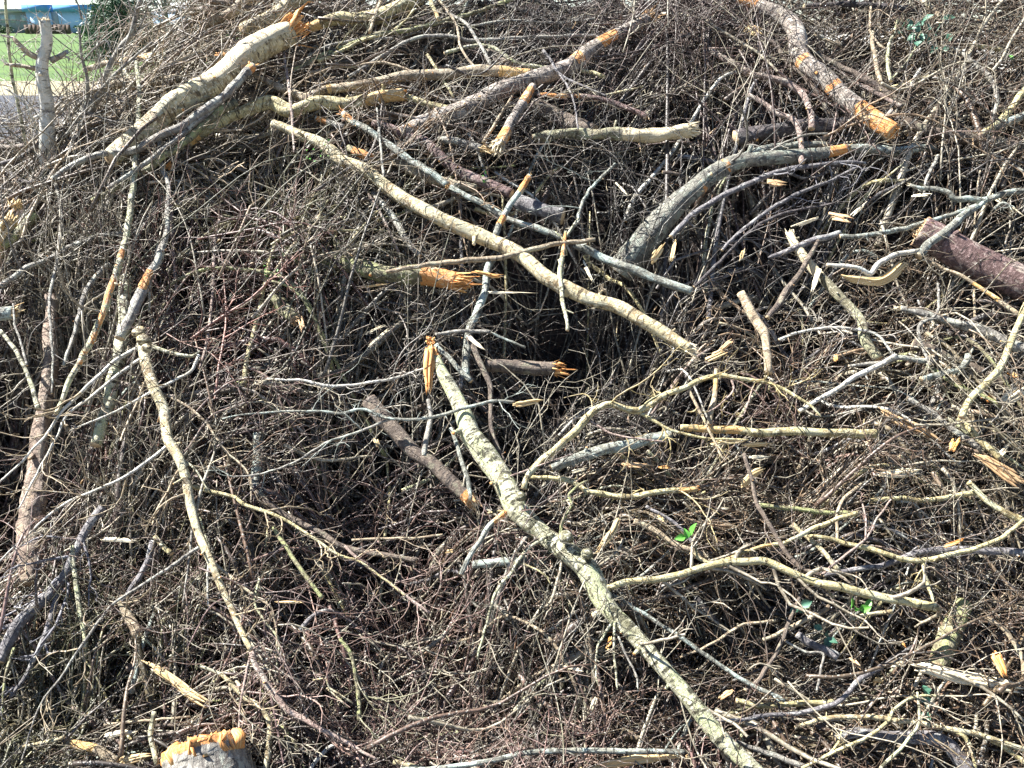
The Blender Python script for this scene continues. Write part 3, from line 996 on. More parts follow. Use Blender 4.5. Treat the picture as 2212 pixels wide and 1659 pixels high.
def conifer(x, y, h, rad, label, seed):
    r_ = np.random.default_rng(seed)
    root = bpy.data.objects.new('conifer_tree', None); COL.objects.link(root); root.location = (x, y, 0)
    zz = np.linspace(0, h, 14)
    P = np.stack([.05 * np.sin(zz), .04 * np.cos(zz * 1.3), zz], -1)
    V, F, a3, mi = one_tube(P, np.linspace(.2, .02, 14), 10, .1, (), (0, 0), seed)
    mesh_obj('trunk', V, F, [M['dull'], M['pale']], root, a3, True, mi)
    Vs, Fs, n = [], [], 0
    for k in range(420):
        z = h * (.03 + .95 * r_.random() ** 1.2)
        L = rad * (1 - z / h) ** .8 * r_.uniform(.7, 1.08) + .15
        an = r_.uniform(0, 2 * PI)
        m_ = int(70 * L / rad + 25)
        s = r_.random(m_) ** .7
        dv = np.array((math.cos(an), math.sin(an), 0))
        sag = -.32 * L * s + .22 * L * s ** 2.5
        c = dv * (L * s)[:, None] + np.array((0, 0, 1)) * (z + sag)[:, None] + r_.normal(size=(m_, 3)) * np.array((.13, .13, .05))
        dd = dv + r_.normal(size=(m_, 3)) * .55 + np.array((0, 0, -.25))
        v, f = blades(m_, c, dd, r_.uniform(.16, .34, m_), .028, r_)
        Vs.append(v); Fs.append(f + n); n += len(v)
    mesh_obj('crown', np.concatenate(Vs), [np.concatenate(Fs)], LEAFM['conifer'], root, None, False)
    tag(root, label, 'tree')


conifer(bx(266, 52), 52, 7.5, 2.35, 'dark green conifer standing on the lawn edge behind the heap', 5)


def hedge(name, x0, x1, y, h, d, label, seed, mat='hedge'):
    r_ = np.random.default_rng(seed)
    n = int((x1 - x0) * 260)
    X_ = r_.uniform(x0, x1, n)
    top = h * (.86 + .12 * np.sin(X_ * 1.7 + seed) * np.sin(X_ * .63))
    c = np.stack([X_, y + r_.normal(size=n) * d * .35, top * np.sqrt(r_.random(n))], -1)
    v, f = blades(n, c, r_.normal(size=(n, 3)), r_.uniform(.18, .4, n), .09, r_)
    o = mesh_obj(name, v, [f], LEAFM[mat], None, None, False)
    return tag(o, label, 'hedge')


hedge('hedge', X(-30), X(6), YB - 6, 1.1, 1.5, 'low clipped hedge at the far left before the grey wall', 1)
hedge('hedge', X(22), X(62), YB - 6, 1.15, 1.5, 'low green hedge against the grey wall left of the blue panel', 2)
hedge('hedge', bx(318, 75), bx(420, 75), 75, 1.75, 1.6, 'dark hedge running behind the conifer', 3)
hedge('hedge', bx(165, 110), bx(205, 110), 110, 1.5, 1.6, 'dark shrub hedge between blue building and conifer', 4)


def bare_tree(x, y, h, label, seed):
    r_ = np.random.default_rng(seed)
    root = bpy.data.objects.new('bare_tree', None); COL.objects.link(root); root.location = (x, y, 0)
    zz = np.linspace(0, h * .62, 12)
    P = np.stack([np.cumsum(r_.normal(size=12)) * .05 * h / 12, np.cumsum(r_.normal(size=12)) * .05 * h / 12, zz], -1)
    Rr = np.linspace(.022, .010, 12) * h
    V, F, a3, mi = one_tube(P, Rr, 10, .08, (), (0, 0), seed)
    mesh_obj('trunk', V, F, [M['grey'], M['pale']], root, a3, True, mi)
    b = Bag()
    C = np.array([(.24, .21, .19)])
    P1, R1, C1 = offshoots(P[None], Rr[None], C, 22, (.5, .9), 9, (.45, .7), .35, 1, (20, 55), .12, .01, 1, h * .6)
    P1[:, :, 2] += (np.linspace(0, 1, 9) ** 1.5)[None] * h * .12
    P2, R2, C2 = offshoots(P1, R1, C1, 9, (.3, .6), 7, (.45, .65), .2, 1, (20, 50), .14, .009, .3, h * .3)
    P3, R3, C3 = offshoots(P2, R2, C2, 6, (.3, .6), 5, (.5, .7), .2, 1, (20, 50), .16, .008, .2, h * .15)
    for a_, r1, c1, sd_ in ((P1, R1, C1, 6), (P2, R2, C2, 4), (P3, R3, C3, 3)):
        b.add(*many_tubes(a_, r1, sd_, c1))
    b.build('crown', root)
    tag(root, label, 'tree')


for i, (v_, y, h, lab) in enumerate((
        (365, 70, 8, 'bare grey tree just right of the conifer'),
        (425, 78, 8.5, 'bare spreading tree in front of the pale blue house'),
        (470, 66, 7.5, 'bare tree above the left shoulder of the brush pile'),
        (545, 72, 8, 'bare tree beyond the thick torn log'),
        (600, 90, 9, 'far bare tree at the right end of the row'),
        (-60, 95, 9, 'bare tree far to the left of the blue building'),
        (500, 115, 10, 'tall bare tree far behind the row'))):
    bare_tree(bx(v_, y), y, h, lab, 40 + i)

# low earth bank and scattered wood debris at the foot of the heap's far left end

# ------------------------------------------------------------------ the branches one can pick out, largest first
B = branch
UP = (-.4, -.5, .8)
TOP = (-.5, -.2, .9)
# upper left
B('birch_log', 'thick pale birch log leaning up to a torn orange top end', 'cream2', [(238, 345), (263, 322), (347, 257), (433, 194), (513, 139), (575, 100), (622, 64)], (44, 50, 58, 64, 66, 60), .34,
  ends=('cut', 'torn'), bare=((.56, 1.0, 1.4, TOP),), woodm='orange', spike=(1.3, 26), )
B('broken_branch', 'yellow green branch running right from the torn orange end of the thick birch log', 'yellow', [(668, 62), (700, 47), (740, 36), (800, 38), (860, 24), (905, -4)], (22, 32, 36, 34), .03, ends=('torn', 'cut'), bare=((0, .12),), spike=(1.8, 16))
B('birch_log', 'mottled log behind the thick birch log, rising out of the top edge', 'cream', [(524, 66), (560, 44), (610, 20), (668, -14)], (34, 40), .02)
B('cut_branch', 'short tan log piece standing up at the top left of the crest', 'tan', [(436, 56), (470, 38), (505, 22), (545, -6)], (22, 30), .03, ends=('cut', 'cut'))
B('branch', 'long smooth grey branch curving under the thick birch log', 'grey', [(112, 388), (173, 347), (240, 330), (291, 322), (381, 277), (451, 232), (505, 188), (545, 142)], (12, 17, 20, 22), .40, ends=('cut', 'torn'), bare=((.96, 1),), spike=(.7, 8))
B('branch', 'straight grey branch close under the curving one', 'grey', [(232, 408), (312, 354), (409, 277), (465, 230), (500, 196)], (10, 13), .36)
B('branch', 'pale stout branch below the two grey ones', 'moss', [(200, 436), (270, 392), (329, 357), (400, 306), (451, 260), (508, 220)], (12, 20), .30)
B('branch', 'tall pale grey pole crossing upright in front of the birch log, scraped orange low down', 'birch', [(295, 135), (301, 208), (295, 312), (288, 399), (274, 503), (257, 572), (243, 611), (215, 697), (180, 767), (149, 826), (121, 895)], (9, 12, 15, 16, 17, 15, 10), (.32, .34, .26),
  bare=((.60, .92, .75, (.3, -1, .1)),), twigs=5)
B('branch', 'dark grey forked branch rising from the brush into the top edge left of the crest', 'grey', [(166, 290), (215, 208), (235, 150), (257, 107), (284, 69), (300, 14), (305, -20)], (16, 14, 10), (.1, .05), ends=('cut', None), stand=(180, 275),
  limbs=(([(243, 112), (228, 88), (200, 110), (170, 140)], 6, 3, .06), ([(262, 100), (300, 62), (322, 8)], 6, 3, .05), ([(176, 40), (172, 20), (160, -10)], 5, 3, .03)), twigs=5)
B('branch', 'lichen grey branch hanging beside the tall pole, thickening down to an orange scrape', 'grey', [(343, 297), (347, 347), (364, 409), (362, 455), (357, 520), (333, 575), (322, 590), (305, 635), (281, 687), (258, 730)], (10, 11, 12, 20, 26, 24), .24, bare=((.70, .80, 1.0, (0, -1, .2)),))
B('birch_log', 'white upright birch trunk with two broken side stubs at the left edge', 'white', [(94, 42), (97, 90), (91, 139), (103, 210), (104, 277), (102, 347), (98, 430), (96, 500)], (24, 28, 32, 38, 40, 34), .05, ends=('torn', 'cut'), spike=(.5, 10), woodm='pale', rough=.05, stand=(102, 347),
  limbs=(([(110, 130), (128, 122), (148, 108)], 15, 9, .06, 'grey'), ([(84, 124), (58, 112), (28, 80)], 16, 10, .06, 'tan'), ([(86, 150), (50, 144), (8, 138)], 13, 6, .07, 'tan')))
B('broken_log', 'fat torn orange and cream log end sticking up at the left edge', 'gold', [(-20, 560), (4, 515), (20, 478), (34, 440)], (44, 34), .14, ends=('cut', 'torn'), woodm='gold', spike=(.6, 14))
B('branch', 'pale green branch beside the fat torn log end', 'moss', [(4, 534), (40, 500), (78, 466)], (20, 24), .08)
B('branch', 'nearly black crooked branch over the road at the left edge', 'dark', [(-10, 360), (30, 345), (76, 319), (100, 296), (139, 274)], (12, 10), .12, twigs=3, limbs=(([(60, 322), (72, 296), (92, 262)], 4, 2, .12),))
B('branch', 'second nearly black branch looping below the crooked one', 'dark', [(-10, 352), (20, 372), (52, 392), (90, 390), (120, 384)], (9, 8), .12, twigs=2)
B('branch', 'level dark brown branch at the left edge above the black ones', 'dull', [(-12, 319), (40, 316), (88, 306), (110, 308)], (12, 9), .09)
B('branch', 'thin grey branch bowing down left of the tall pole', 'grey', [(118, 388), (130, 440), (132, 485), (121, 575), (107, 652), (114, 774), (112, 850)], (9, 8, 5), .15, twigs=5)
B('branch', 'grey branch rising rightward through the left tangle to the hanging grey branch', 'grey', [(0, 618), (52, 583), (104, 559), (146, 537), (208, 513), (295, 499), (330, 465), (350, 430)], (14, 12, 13, 9), .1, twigs=3)
B('branch', 'curved grey branch left of the scraped pole', 'grey', [(236, 570), (215, 590), (194, 618), (178, 650), (173, 670), (156, 739), (136, 790)], (15, 12, 8), .08)
B('birch_branch', 'stub of lichened branch with spiky orange break at the left edge', 'lichen', [(-30, 684), (0, 681), (28, 678)], (32, 32), .16, ends=('cut', 'torn'), woodm='gold', spike=(.75, 16))
B('branch', 'thin pale branch slanting down from the orange tipped stub', 'birch', [(0, 715), (22, 740), (52, 791), (70, 840), (84, 885)], (9, 12), .12, twigs=3)
B('branch', 'thin twig standing against the orange tipped stub', 'grey', [(29, 656), (32, 700), (46, 742), (58, 790)], (5, 6), .19)
B('dead_tree', 'weathered standing trunk at far left with peeling brown bark below', 'peel', [(112, 640), (108, 740), (98, 860), (90, 930), (80, 1016), (72, 1090), (66, 1170), (58, 1262)], (26, 30, 36, 44, 56, 60), (-.12, -.12, -.18, -.16), rough=.2, bare=((.72, 1, .6, (0, -1, .3)),), woodm='chip', cat='log')
B('birch_log', 'pale birch trunk half hidden behind the lichen grey branch', 'birch', [(272, 600), (268, 640), (266, 690), (262, 760), (240, 840), (205, 960)], (30, 30, 26), .09)
B('branch', 'thick dark grey branch forking down to the lower left corner', 'slate', [(222, 1096), (190, 1140), (166, 1181), (139, 1245), (108, 1286), (70, 1315), (42, 1341), (18, 1385), (0, 1430)], (22, 20, 24, 30, 26), .06, rough=.1,
  limbs=(([(121, 1285), (112, 1330), (94, 1379), (60, 1450), (21, 1510)], 16, 8, .04), ([(42, 1345), (20, 1352), (-10, 1360)], 12, 10, .06), ([(30, 1400), (10, 1470), (4, 1560)], 8, 4, .08, 'moss')), twigs=6)
# the pale branch with many side branches, left centre
B('birch_branch', 'long pale birch branch falling from a lichened burl, spreading many side twigs', 'cream', [(303, 708), (312, 774), (333, 833), (350, 878), (364, 947), (388, 992), (402, 1044), (414, 1095), (430, 1160), (461, 1223), (489, 1292), (513, 1347), (544, 1406)], (20, 28, 26, 24, 23, 20, 18, 15, 12), .26, rough=.06, ends=('cut', 'cut'),
  knobs=((297, 720, 26), (309, 735, 30), (316, 752, 22)), twigs=7,
  limbs=(([(300, 752), (270, 766), (243, 784), (210, 815), (180, 843), (132, 892), (104, 933), (52, 992), (-10, 1050)], 11, 4, .24, 'white'),
         ([(308, 772), (243, 819), (194, 860), (146, 895), (121, 947), (84, 1015), (40, 1100)], 9, 4, .22, 'white'),
         ([(430, 767), (413, 801), (380, 820), (347, 836), (295, 864), (243, 892), (150, 930)], 8, 4, .27, 'white'),
         ([(330, 749), (370, 762), (416, 770), (432, 758)], 10, 8, .26, 'birch'),
         ([(366, 958), (335, 985), (305, 1006), (263, 1034), (208, 1058), (132, 1093), (60, 1155), (-5, 1216)], 9, 4, .24, 'white'),
         ([(350, 850), (399, 874), (444, 912), (485, 971), (537, 1023), (543, 1086)], 7, 4, .22, 'tan'),
         ([(390, 985), (410, 962), (444, 912), (470, 890), (560, 860)], 5, 2.5, .22, 'pink'),
         ([(395, 992), (423, 1016), (451, 1061)], 6, 4, .24, 'birch'),
         ([(414, 1050), (451, 1061), (503, 1072), (531, 1091), (600, 1115), (670, 1157), (725, 1195), (774, 1212), (829, 1250), (878, 1289)], 11, 4, .2, 'yellow'),
         ([(432, 1180), (381, 1216), (329, 1250), (243, 1306), (215, 1341), (173, 1399), (132, 1462), (83, 1531), (46, 1645)], 9, 4, .2, 'grey'),
         ([(461, 1216), (503, 1250), (552, 1289), (583, 1309), (597, 1361), (597, 1431)], 8, 4, .2, 'tan'),
         ([(450, 1215), (448, 1260), (450, 1312)], 6, 4, .2, 'white'),
         ([(416, 1130), (409, 1205), (395, 1302)], 6, 4, .18, 'grey'),
         ([(489, 1290), (455, 1310), (430, 1350), (405, 1400)], 5, 3, .2, 'red')))
B('branch', 'reddish lower end of a long branch trailing to the bottom edge', 'pink', [(544, 1406), (559, 1448), (593, 1500), (628, 1538), (670, 1562), (711, 1583), (767, 1614), (815, 1642)], (15, 16, 10, 6), .2, ends=('cut', None), twigs=7,
  limbs=(([(541, 1413), (520, 1517), (517, 1587), (524, 1656)], 7, 4, .2, 'pink'), ([(583, 1490), (596, 1560), (614, 1660)], 6, 4, .18, 'red'), ([(560, 1440), (600, 1420), (630, 1470)], 5, 3, .18, 'pink')))
B('branch', 'golden lit stick between fuzzy twigs near the bottom left', 'gold', [(300, 1424), (347, 1451), (388, 1479), (423, 1507), (467, 1536)], (14, 18, 20), .08, rough=.14, woodm='gold')
B('branch', 'smooth cream branch bending down to the bottom edge right of the orange topped stump', 'cream', [(433, 1438), (485, 1462), (520, 1500), (569, 1535), (583, 1580), (576, 1645), (574, 1670)], (8, 11, 13, 14), .12, twigs=3)
B('broken_log', 'round grey log butt with a ragged orange top at the bottom edge', 'grey', [(470, 1800), (452, 1730), (438, 1668), (430, 1606)], (225, 220, 185), (-.2, .12, .2, .2), ends=('cut', 'torn'), bare=((.90, 1.1, .8),), spike=(.09, 80), rough=.08)
B('stick', 'upright pale stick left of the orange topped stump', 'birch', [(333, 1538), (327, 1580), (330, 1612), (338, 1652)], (12, 13), .2, ends=('cut', 'cut'), woodm='pale')
B('stick', 'straight cream stick lying level at the bottom left corner', 'cream', [(36, 1614), (90, 1606), (139, 1592)], (8, 9), .12)
B('broken_branch', 'crooked golden mossy branch at the bottom left', 'tan', [(140, 1598), (194, 1614), (225, 1630), (250, 1650)], (20, 24), .08, woodm='gold', bare=((.1, .6),))
B('bark_strip', 'cream bark strip above the crooked golden branch', 'pale', [(218, 1592), (258, 1584), (300, 1580)], (12, 10), .1, cat='bark', woodm='pale')
B('broken_branch', 'golden branch piece just left of the stump', 'gold', [(252, 1640), (290, 1638), (332, 1632)], (20, 14), .1, woodm='gold', rough=.14)
B('stick', 'stick with pale edge lying under the upper left of the bottom corner sticks', 'tan', [(225, 1566), (300, 1558), (410, 1548)], (7, 5), .08)
B('bark_strip', 'short flat cream bark strip lying level in grey brush', 'pale', [(208, 1163), (258, 1166), (309, 1167)], (9, 8), .14, cat='bark', woodm='pale')
B('branch', 'pale twisted branch descending through green grey brush', 'birch', [(155, 1180), (160, 1230), (168, 1290), (178, 1350), (184, 1400)], (10, 13, 8), .1, twigs=3)
B('stick', 'short golden green stick beside the falling pale branch', 'yellow', [(333, 1160), (352, 1178), (372, 1197)], (11, 13), .12)
B('broken_branch', 'brown broken branch upright among pinkish twigs', 'tan', [(258, 1290), (274, 1325), (290, 1352), (298, 1372)], (20, 26), .05, ends=('cut', 'torn'), woodm='pale', spike=(.5, 8))
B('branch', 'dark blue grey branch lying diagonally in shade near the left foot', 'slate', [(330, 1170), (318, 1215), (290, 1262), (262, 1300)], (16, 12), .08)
# centre top
B('birch_branch', 'upper of two long pale branches lying level, ending in orange', 'tan', [(655, 212), (700, 194), (739, 191), (808, 180), (860, 166), (947, 159), (1016, 156), (1090, 157), (1146, 158)], (18, 22, 24, 27, 27, 24), .12, bare=((.10, .13, .9), (.53, .56, .8), (.72, .74, .9), (.86, 1.05, 1.2)))
B('birch_branch', 'lower of two long pale branches, wavy with a snapped orange end', 'yellow', [(408, 312), (440, 285), (485, 258), (531, 240), (583, 220), (628, 240), (687, 225), (756, 221), (826, 208), (874, 204)], (18, 24, 30, 34, 30, 30, 28), .15, ends=('cut', 'torn'), bare=((0, .06), (.82, 1.05, 1.2)), spike=(.5, 10))
B('branch', 'green tan branch just right of the snapped wavy one', 'yellow', [(876, 213), (912, 222), (947, 230), (990, 237)], (15, 17), .1, ends=('cut', 'torn'), bare=((.85, 1),), spike=(.8, 9))
B('broken_log', 'long log rising to the right with orange scars and a frayed upper end', 'cherry', [(865, 285), (905, 272), (960, 252), (1034, 224), (1100, 190), (1150, 170), (1201, 149), (1270, 114), (1339, 76), (1395, 46)], (30, 42, 44, 42, 38, 40, 36, 30), .10, ends=('cut', 'torn'),
  bare=((.0, .10, .6), (.655, .70, 1.0, (-.4, -.8, .7)), (.775, .865, 1.1, (-.4, -.8, .7)), (.94, 1.0, .6)), spike=(1.8, 22), woodm='chip', rough=.09)
B('broken_branch', 'snapped branch hanging from the scarred log, frayed to cream strands', 'cherry', [(1150, 187), (1132, 220), (1114, 250), (1096, 280), (1078, 312)], (20, 26, 30), .17, ends=('cut', 'torn'), woodm='pale', spike=(1.6, 26), bare=((.05, .3), (.75, 1)))
B('stick', 'thin stick leaning beside the frayed hanging branch', 'tan', [(1106, 208), (1080, 250), (1044, 308)], (6, 9), .17)
B('broken_branch', 'short grey branch ending in a burst of orange splinters', 'grey', [(947, 298), (980, 304), (1012, 314), (1040, 322)], (17, 19), .14, ends=('cut', 'torn'), woodm='gold', spike=(1.6, 20))
B('log', 'dark purple brown log slanting down below the twin pale branches', 'red', [(806, 266), (850, 282), (912, 302), (944, 330), (975, 358), (1016, 381), (1060, 400), (1106, 420)], (18, 24, 26, 24), .09)
B('log', 'short fat purple log end cut square', 'slate', [(1118, 432), (1150, 444), (1186, 456), (1217, 466)], (36, 38), .05, woodm='chip')
B('branch', 'blue green lichened stick with a torn red upper end', 'lichen', [(742, 246), (775, 270), (815, 295), (878, 340), (930, 374), (968, 399)], (16, 18, 17), .16, ends=('torn', 'torn'), bare=((0, .12),), spike=(1, 9))
B('branch', 'dull lichened branch running on down right from the blue green stick', 'lichen', [(972, 404), (1010, 424), (1051, 446), (1104, 475), (1166, 496), (1215, 514)], (14, 16), .07)
B('branch', 'blue green pole lying in the central shadow under the long pole', 'lichen', [(1240, 530), (1284, 545), (1356, 580), (1409, 600), (1495, 630)], (18, 22, 20), .07)
B('stick', 'grey stick with a raw red end under the wavy pale branch', 'grey', [(682, 256), (712, 264), (745, 276)], (14, 14), .1, bare=((0, .4),))
B('birch_log', 'the longest pale yellow pole, crossing the middle down to a frayed white end', 'cream2', [(588, 268), (640, 285), (687, 304), (720, 330), (746, 354), (801, 374), (843, 409), (912, 454), (960, 476), (1016, 499), (1106, 544), (1166, 588), (1253, 632), (1339, 670), (1409, 708), (1471, 739), (1492, 750)],
  (20, 26, 30, 30, 32, 34, 36, 36, 36, 36, 34, 34, 32, 28), .19, ends=('cut', 'torn'), woodm='pale', spike=(1.1, 22), bare=((.86, 1.0, .5),), rough=.05,
  limbs=(([(1212, 600), (1214, 580), (1206, 560)], 9, 6, .2), ([(1290, 640), (1302, 628)], 8, 6, .2)))
B('log', 'golden brown dead log beside the blue green stick', 'tan', [(852, 350), (885, 366), (930, 385), (985, 400), (1030, 408)], (22, 26, 20), .04, woodm='gold')
B('broken_branch', 'mossy piece with golden wood just above the long pole', 'moss', [(752, 318), (770, 330), (790, 336), (812, 338)], (16, 22, 14), .12, bare=((.2, 1),), woodm='gold')
B('branch', 'grey branch dropping steeply under the long pole', 'grey', [(806, 414), (843, 461), (878, 517), (906, 553)], (15, 17, 14), .05)
B('stick', 'thin upright twig just above the bend of the long pole', 'grey', [(814, 234), (822, 312), (829, 388)], (4, 7), .2)
B('stick', 'thin brown twig upright across the wavy pale branch', 'pink', [(612, 112), (625, 194), (632, 270), (635, 330)], (7, 8, 5), .2, twigs=3)
B('broken_branch', 'flat pointed tan plank of wood left of the twin pale branches', 'tan', [(548, 160), (580, 178), (618, 194), (676, 218)], (8, 20, 20), .14, woodm='gold')
for lab, mt, pts, wd, li, kw in (
    ('pale stick standing against the sky above the crest', 'tan', [(824, -5), (812, 30), (798, 70)], (8, 9), .1, {}),
    ('short stick with a raw orange foot hanging at the top edge', 'yellow', [(928, -5), (938, 20), (950, 44)], (11, 9), .1, dict(bare=((.6, 1),))),
    ('thin branch winding down from the top edge left of centre', 'tan', [(945, -5), (985, 52), (996, 104), (1027, 148)], (6, 6), .12, dict(twigs=2)),
    ('grey stick running parallel just right of the winding one', 'grey', [(966, 26), (1010, 55), (1041, 104), (1062, 142)], (8, 8), .11, dict(twigs=2)),
    ('long arched grey branch sweeping up to the right along the crest', 'moss', [(635, 152), (690, 122), (739, 104), (808, 76), (878, 66), (961, 45), (1040, 22), (1120, -6)], (9, 11, 8), .07, dict(twigs=4)),
    ('arched grey branch bending level across the upper centre', 'grey', [(753, 166), (826, 121), (878, 90), (947, 76), (1016, 87), (1106, 83), (1166, 80), (1305, 76)], (8, 10, 9), .07, dict(twigs=5)),
    ('low arched twig above the twin pale branches', 'tan', [(670, 159), (720, 146), (774, 142), (826, 135), (890, 153)], (8, 6), .08, {}),
    ('curved pale branch arching above the twin branches toward the scarred log', 'birch', [(960, 116), (1016, 100), (1068, 104), (1114, 135), (1184, 148)], (9, 10), .06, {}),
    ('straight thin stick leaning behind the upper pale branch', 'yellow', [(923, 118), (950, 160), (980, 210)], (8, 6), .08, {}),
    ('thin branch curving down left from the yellow green branch', 'yellow', [(895, 21), (870, 50), (843, 69), (795, 83), (740, 108), (687, 132)], (6, 9), .08, {}),
    ('grey arc low over the dark hollow left of centre top', 'grey', [(664, 120), (720, 96), (790, 84), (850, 84)], (6, 7), .05, {}),
    ('long level grey stick below the top edge right of centre', 'grey', [(1000, 60), (1100, 44), (1200, 50), (1290, 40)], (6, 6), .05, dict(twigs=3)),
    ('dark twig crossing over the scarred log', 'slate', [(1173, 109), (1190, 130), (1208, 159), (1255, 184), (1312, 208)], (8, 6, 5), .2, {}),
    ('thin dark twig hanging from the crossing one', 'slate', [(1208, 159), (1228, 190), (1241, 225), (1249, 280)], (5, 4), .18, {}),
    ('short cream stick right of the scarred log', 'yellow', [(1256, 152), (1280, 156), (1307, 167)], (9, 10), .05, {}),
    ('thin cream stick pointing right beneath the short cream one', 'cream', [(1305, 206), (1350, 196), (1390, 187)], (5, 5), .06, {}),
    ('dark red stick turning grey along the hollow right of the hanging branch', 'red', [(1160, 205), (1253, 208), (1300, 214), (1345, 230), (1398, 252)], (10, 12, 13), .05, dict(bare=((0, .4, .7),))),
    ):
    B('stick', lab, mt, pts, wd, li, **kw)
B('broken_log', 'level weathered log with its right half frayed pale', 'moss2', [(1150, 297), (1200, 293), (1270, 291), (1339, 288), (1400, 290), (1450, 288), (1490, 284)], (20, 24, 26, 32, 34, 32), .07, ends=('cut', 'torn'), woodm='pale', bare=((.55, 1.05, 1.0),), spike=(1.0, 30), rough=.13)
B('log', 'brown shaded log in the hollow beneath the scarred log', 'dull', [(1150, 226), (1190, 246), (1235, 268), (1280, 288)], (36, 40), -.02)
B('log', 'dull brown slab behind the arched pale branch', 'dull', [(1056, 112), (1078, 128), (1104, 148)], (30, 34), -.03)
B('broken_branch', 'pinkish frayed branch slanting down in the fuzzy purple brush', 'pink', [(1490, 66), (1520, 94), (1548, 118), (1580, 136), (1618, 160)], (8, 16, 18), .06, ends=('torn', 'cut'), woodm='chip', rough=.16, twigs=3)
B('branch', 'orange and lichen stick standing up with a cream broken top', 'lichen', [(1146, 380), (1134, 398), (1121, 416), (1103, 440), (1093, 458), (1080, 484), (1070, 512)], (14, 15, 16), .2, ends=('torn', 'cut'), bare=((0, .32, 1.1), (.66, .82, 1.1)), spike=(1.0, 9), woodm='gold')
B('branch', 'blue green upright branch disappearing below the orange splintered log', 'lichen', [(1060, 562), (1050, 610), (1040, 650), (1018, 705), (1008, 760), (1005, 812)], (18, 20, 18), .05)
B('branch', 'slender lichened branch leaning up right out of the central hollow', 'lichen', [(1329, 354), (1300, 382), (1270, 416), (1252, 455), (1246, 480), (1218, 515)], (7, 9, 8), .15, twigs=4)
B('stick', 'pale hanging stick with an orange tip right of the long pole crossing', 'birch', [(1222, 500), (1218, 531), (1211, 580), (1211, 618), (1220, 670), (1226, 714)], (7, 12, 11, 8), .24, bare=((0, .28),), limbs=(([(1222, 512), (1250, 470)], 6, 4, .24), ([(1219, 520), (1200, 500)], 5, 3, .24)))
B('branch', 'slender tan pole crossing over the long pale pole', 'tan', [(835, 588), (890, 577), (947, 569), (1030, 561), (1106, 552), (1166, 534), (1225, 524), (1286, 519)], (10, 13, 13, 10), .24, rough=.09, woodm='gold')
B('broken_log', 'mossy grey log left of centre with a shredded orange end', 'moss', [(640, 560), (700, 560), (735, 568), (774, 582), (826, 594), (880, 598), (935, 600), (985, 602)], (34, 40, 46, 44), .05, ends=('cut', 'torn'), spike=(1.3, 34), bare=((.78, 1.05, 1.0),), rough=.12,
  limbs=(([(740, 560), (728, 530), (722, 505)], 20, 12, .06),))
B('branch', 'orange flecked stick lying over the shredded log end', 'orange', [(1010, 584), (1046, 590), (1062, 596), (1098, 596)], (6, 9), .13, cat='splinter')
# upper right
B('fallen_log', 'big grey curved trunk rising from the dark hollow and bending right', 'ash', [(1340, 590), (1378, 536), (1412, 490), (1461, 440), (1500, 410), (1545, 376), (1590, 352), (1640, 345), (1714, 338), (1770, 332), (1832, 318)], (74, 68, 58, 48, 43, 38, 34, 30, 24), (-.34, -.10, .04, .08, .10, .11, .11), ends=('cut', 'torn'), spike=(.8, 14), bare=((.40, .43, .7, (.3, -1, 0)), (.52, .55, .7, (0, -1, .4)), (.92, 1, .9)), woodm='gold', rough=.08, twigs=5)
B('branch', 'green lichened branch running behind the bend of the big curved trunk', 'lichen', [(1590, 342), (1625, 328), (1662, 319), (1720, 314), (1790, 312)], (14, 17, 14), .04)
B('branch', 'pale lichened branch continuing right from the curved trunk', 'lichen', [(1828, 322), (1880, 323), (1940, 326), (1985, 322), (2020, 318)], (22, 24, 14), .06)
B('branch', 'smooth blue grey branch following under the big curved trunk', 'slate', [(1450, 512), (1480, 478), (1513, 451), (1582, 413), (1637, 388), (1662, 378), (1720, 362), (1766, 357), (1830, 350), (1870, 352)], (12, 14, 13, 8), .11, twigs=3)
B('branch', 'second slate branch sweeping below the smooth one', 'slate', [(1560, 540), (1600, 500), (1660, 455), (1720, 420), (1790, 392), (1850, 362)], (8, 10, 7), .09, twigs=4)
B('branch', 'third slate branch lowest of the sweeping ones', 'dark', [(1500, 620), (1560, 560), (1620, 500), (1690, 462), (1800, 440)], (8, 9, 6), .07, twigs=4)
B('cherry_log', 'S shaped ringed log at top right with bright orange stripped lower end', 'cherry', [(1580, -8), (1638, 14), (1680, 28), (1706, 48), (1722, 80), (1730, 112), (1750, 142), (1783, 172), (1815, 204), (1843, 225), (1880, 254), (1912, 276), (1930, 287)], (22, 28, 36, 42, 44, 44, 44, 44, 44, 48, 46), .18, ends=('cut', 'torn'),
  bare=((.02, .12, .9, (-.3, -1, .5)), (.51, .54, .9, (-.6, -1, .1)), (.68, .72, .9, (-.6, -1, .2)), (.83, 1.1, 1.3, (-.2, -1, .6))), spike=(.28, 30), woodm='orange', rough=.05)
B('log', 'dark weathered log lying level below the S shaped log', 'dark', [(1588, 298), (1662, 284), (1749, 273), (1800, 270), (1850, 268)], (36, 36, 32), .03, rough=.12)
B('log', 'brown log running from the stripped orange end to the right edge', 'dull', [(1922, 250), (1960, 266), (1992, 277), (2078, 297), (2140, 310), (2230, 328), (2380, 356)], (22, 32, 36, 40), .08, rough=.08, bare=((.45, 1, .45, (0, -1, -.2)),), woodm='gold')  # sunlit lower side of the right half painted in as bare wood patches
B('branch', 'pinkish hooked root left of the S shaped log, ending in a drooping stub', 'pink', [(1620, 158), (1660, 168), (1697, 180), (1728, 196), (1742, 212), (1750, 240), (1753, 278)], (12, 16, 15, 15), .11, rough=.13)
B('branch', 'longer hooked branch below the pinkish one, bending straight down', 'pink', [(1616, 206), (1650, 224), (1680, 243), (1710, 256), (1724, 275), (1730, 310), (1733, 352)], (10, 13, 14, 14), .15, rough=.09)
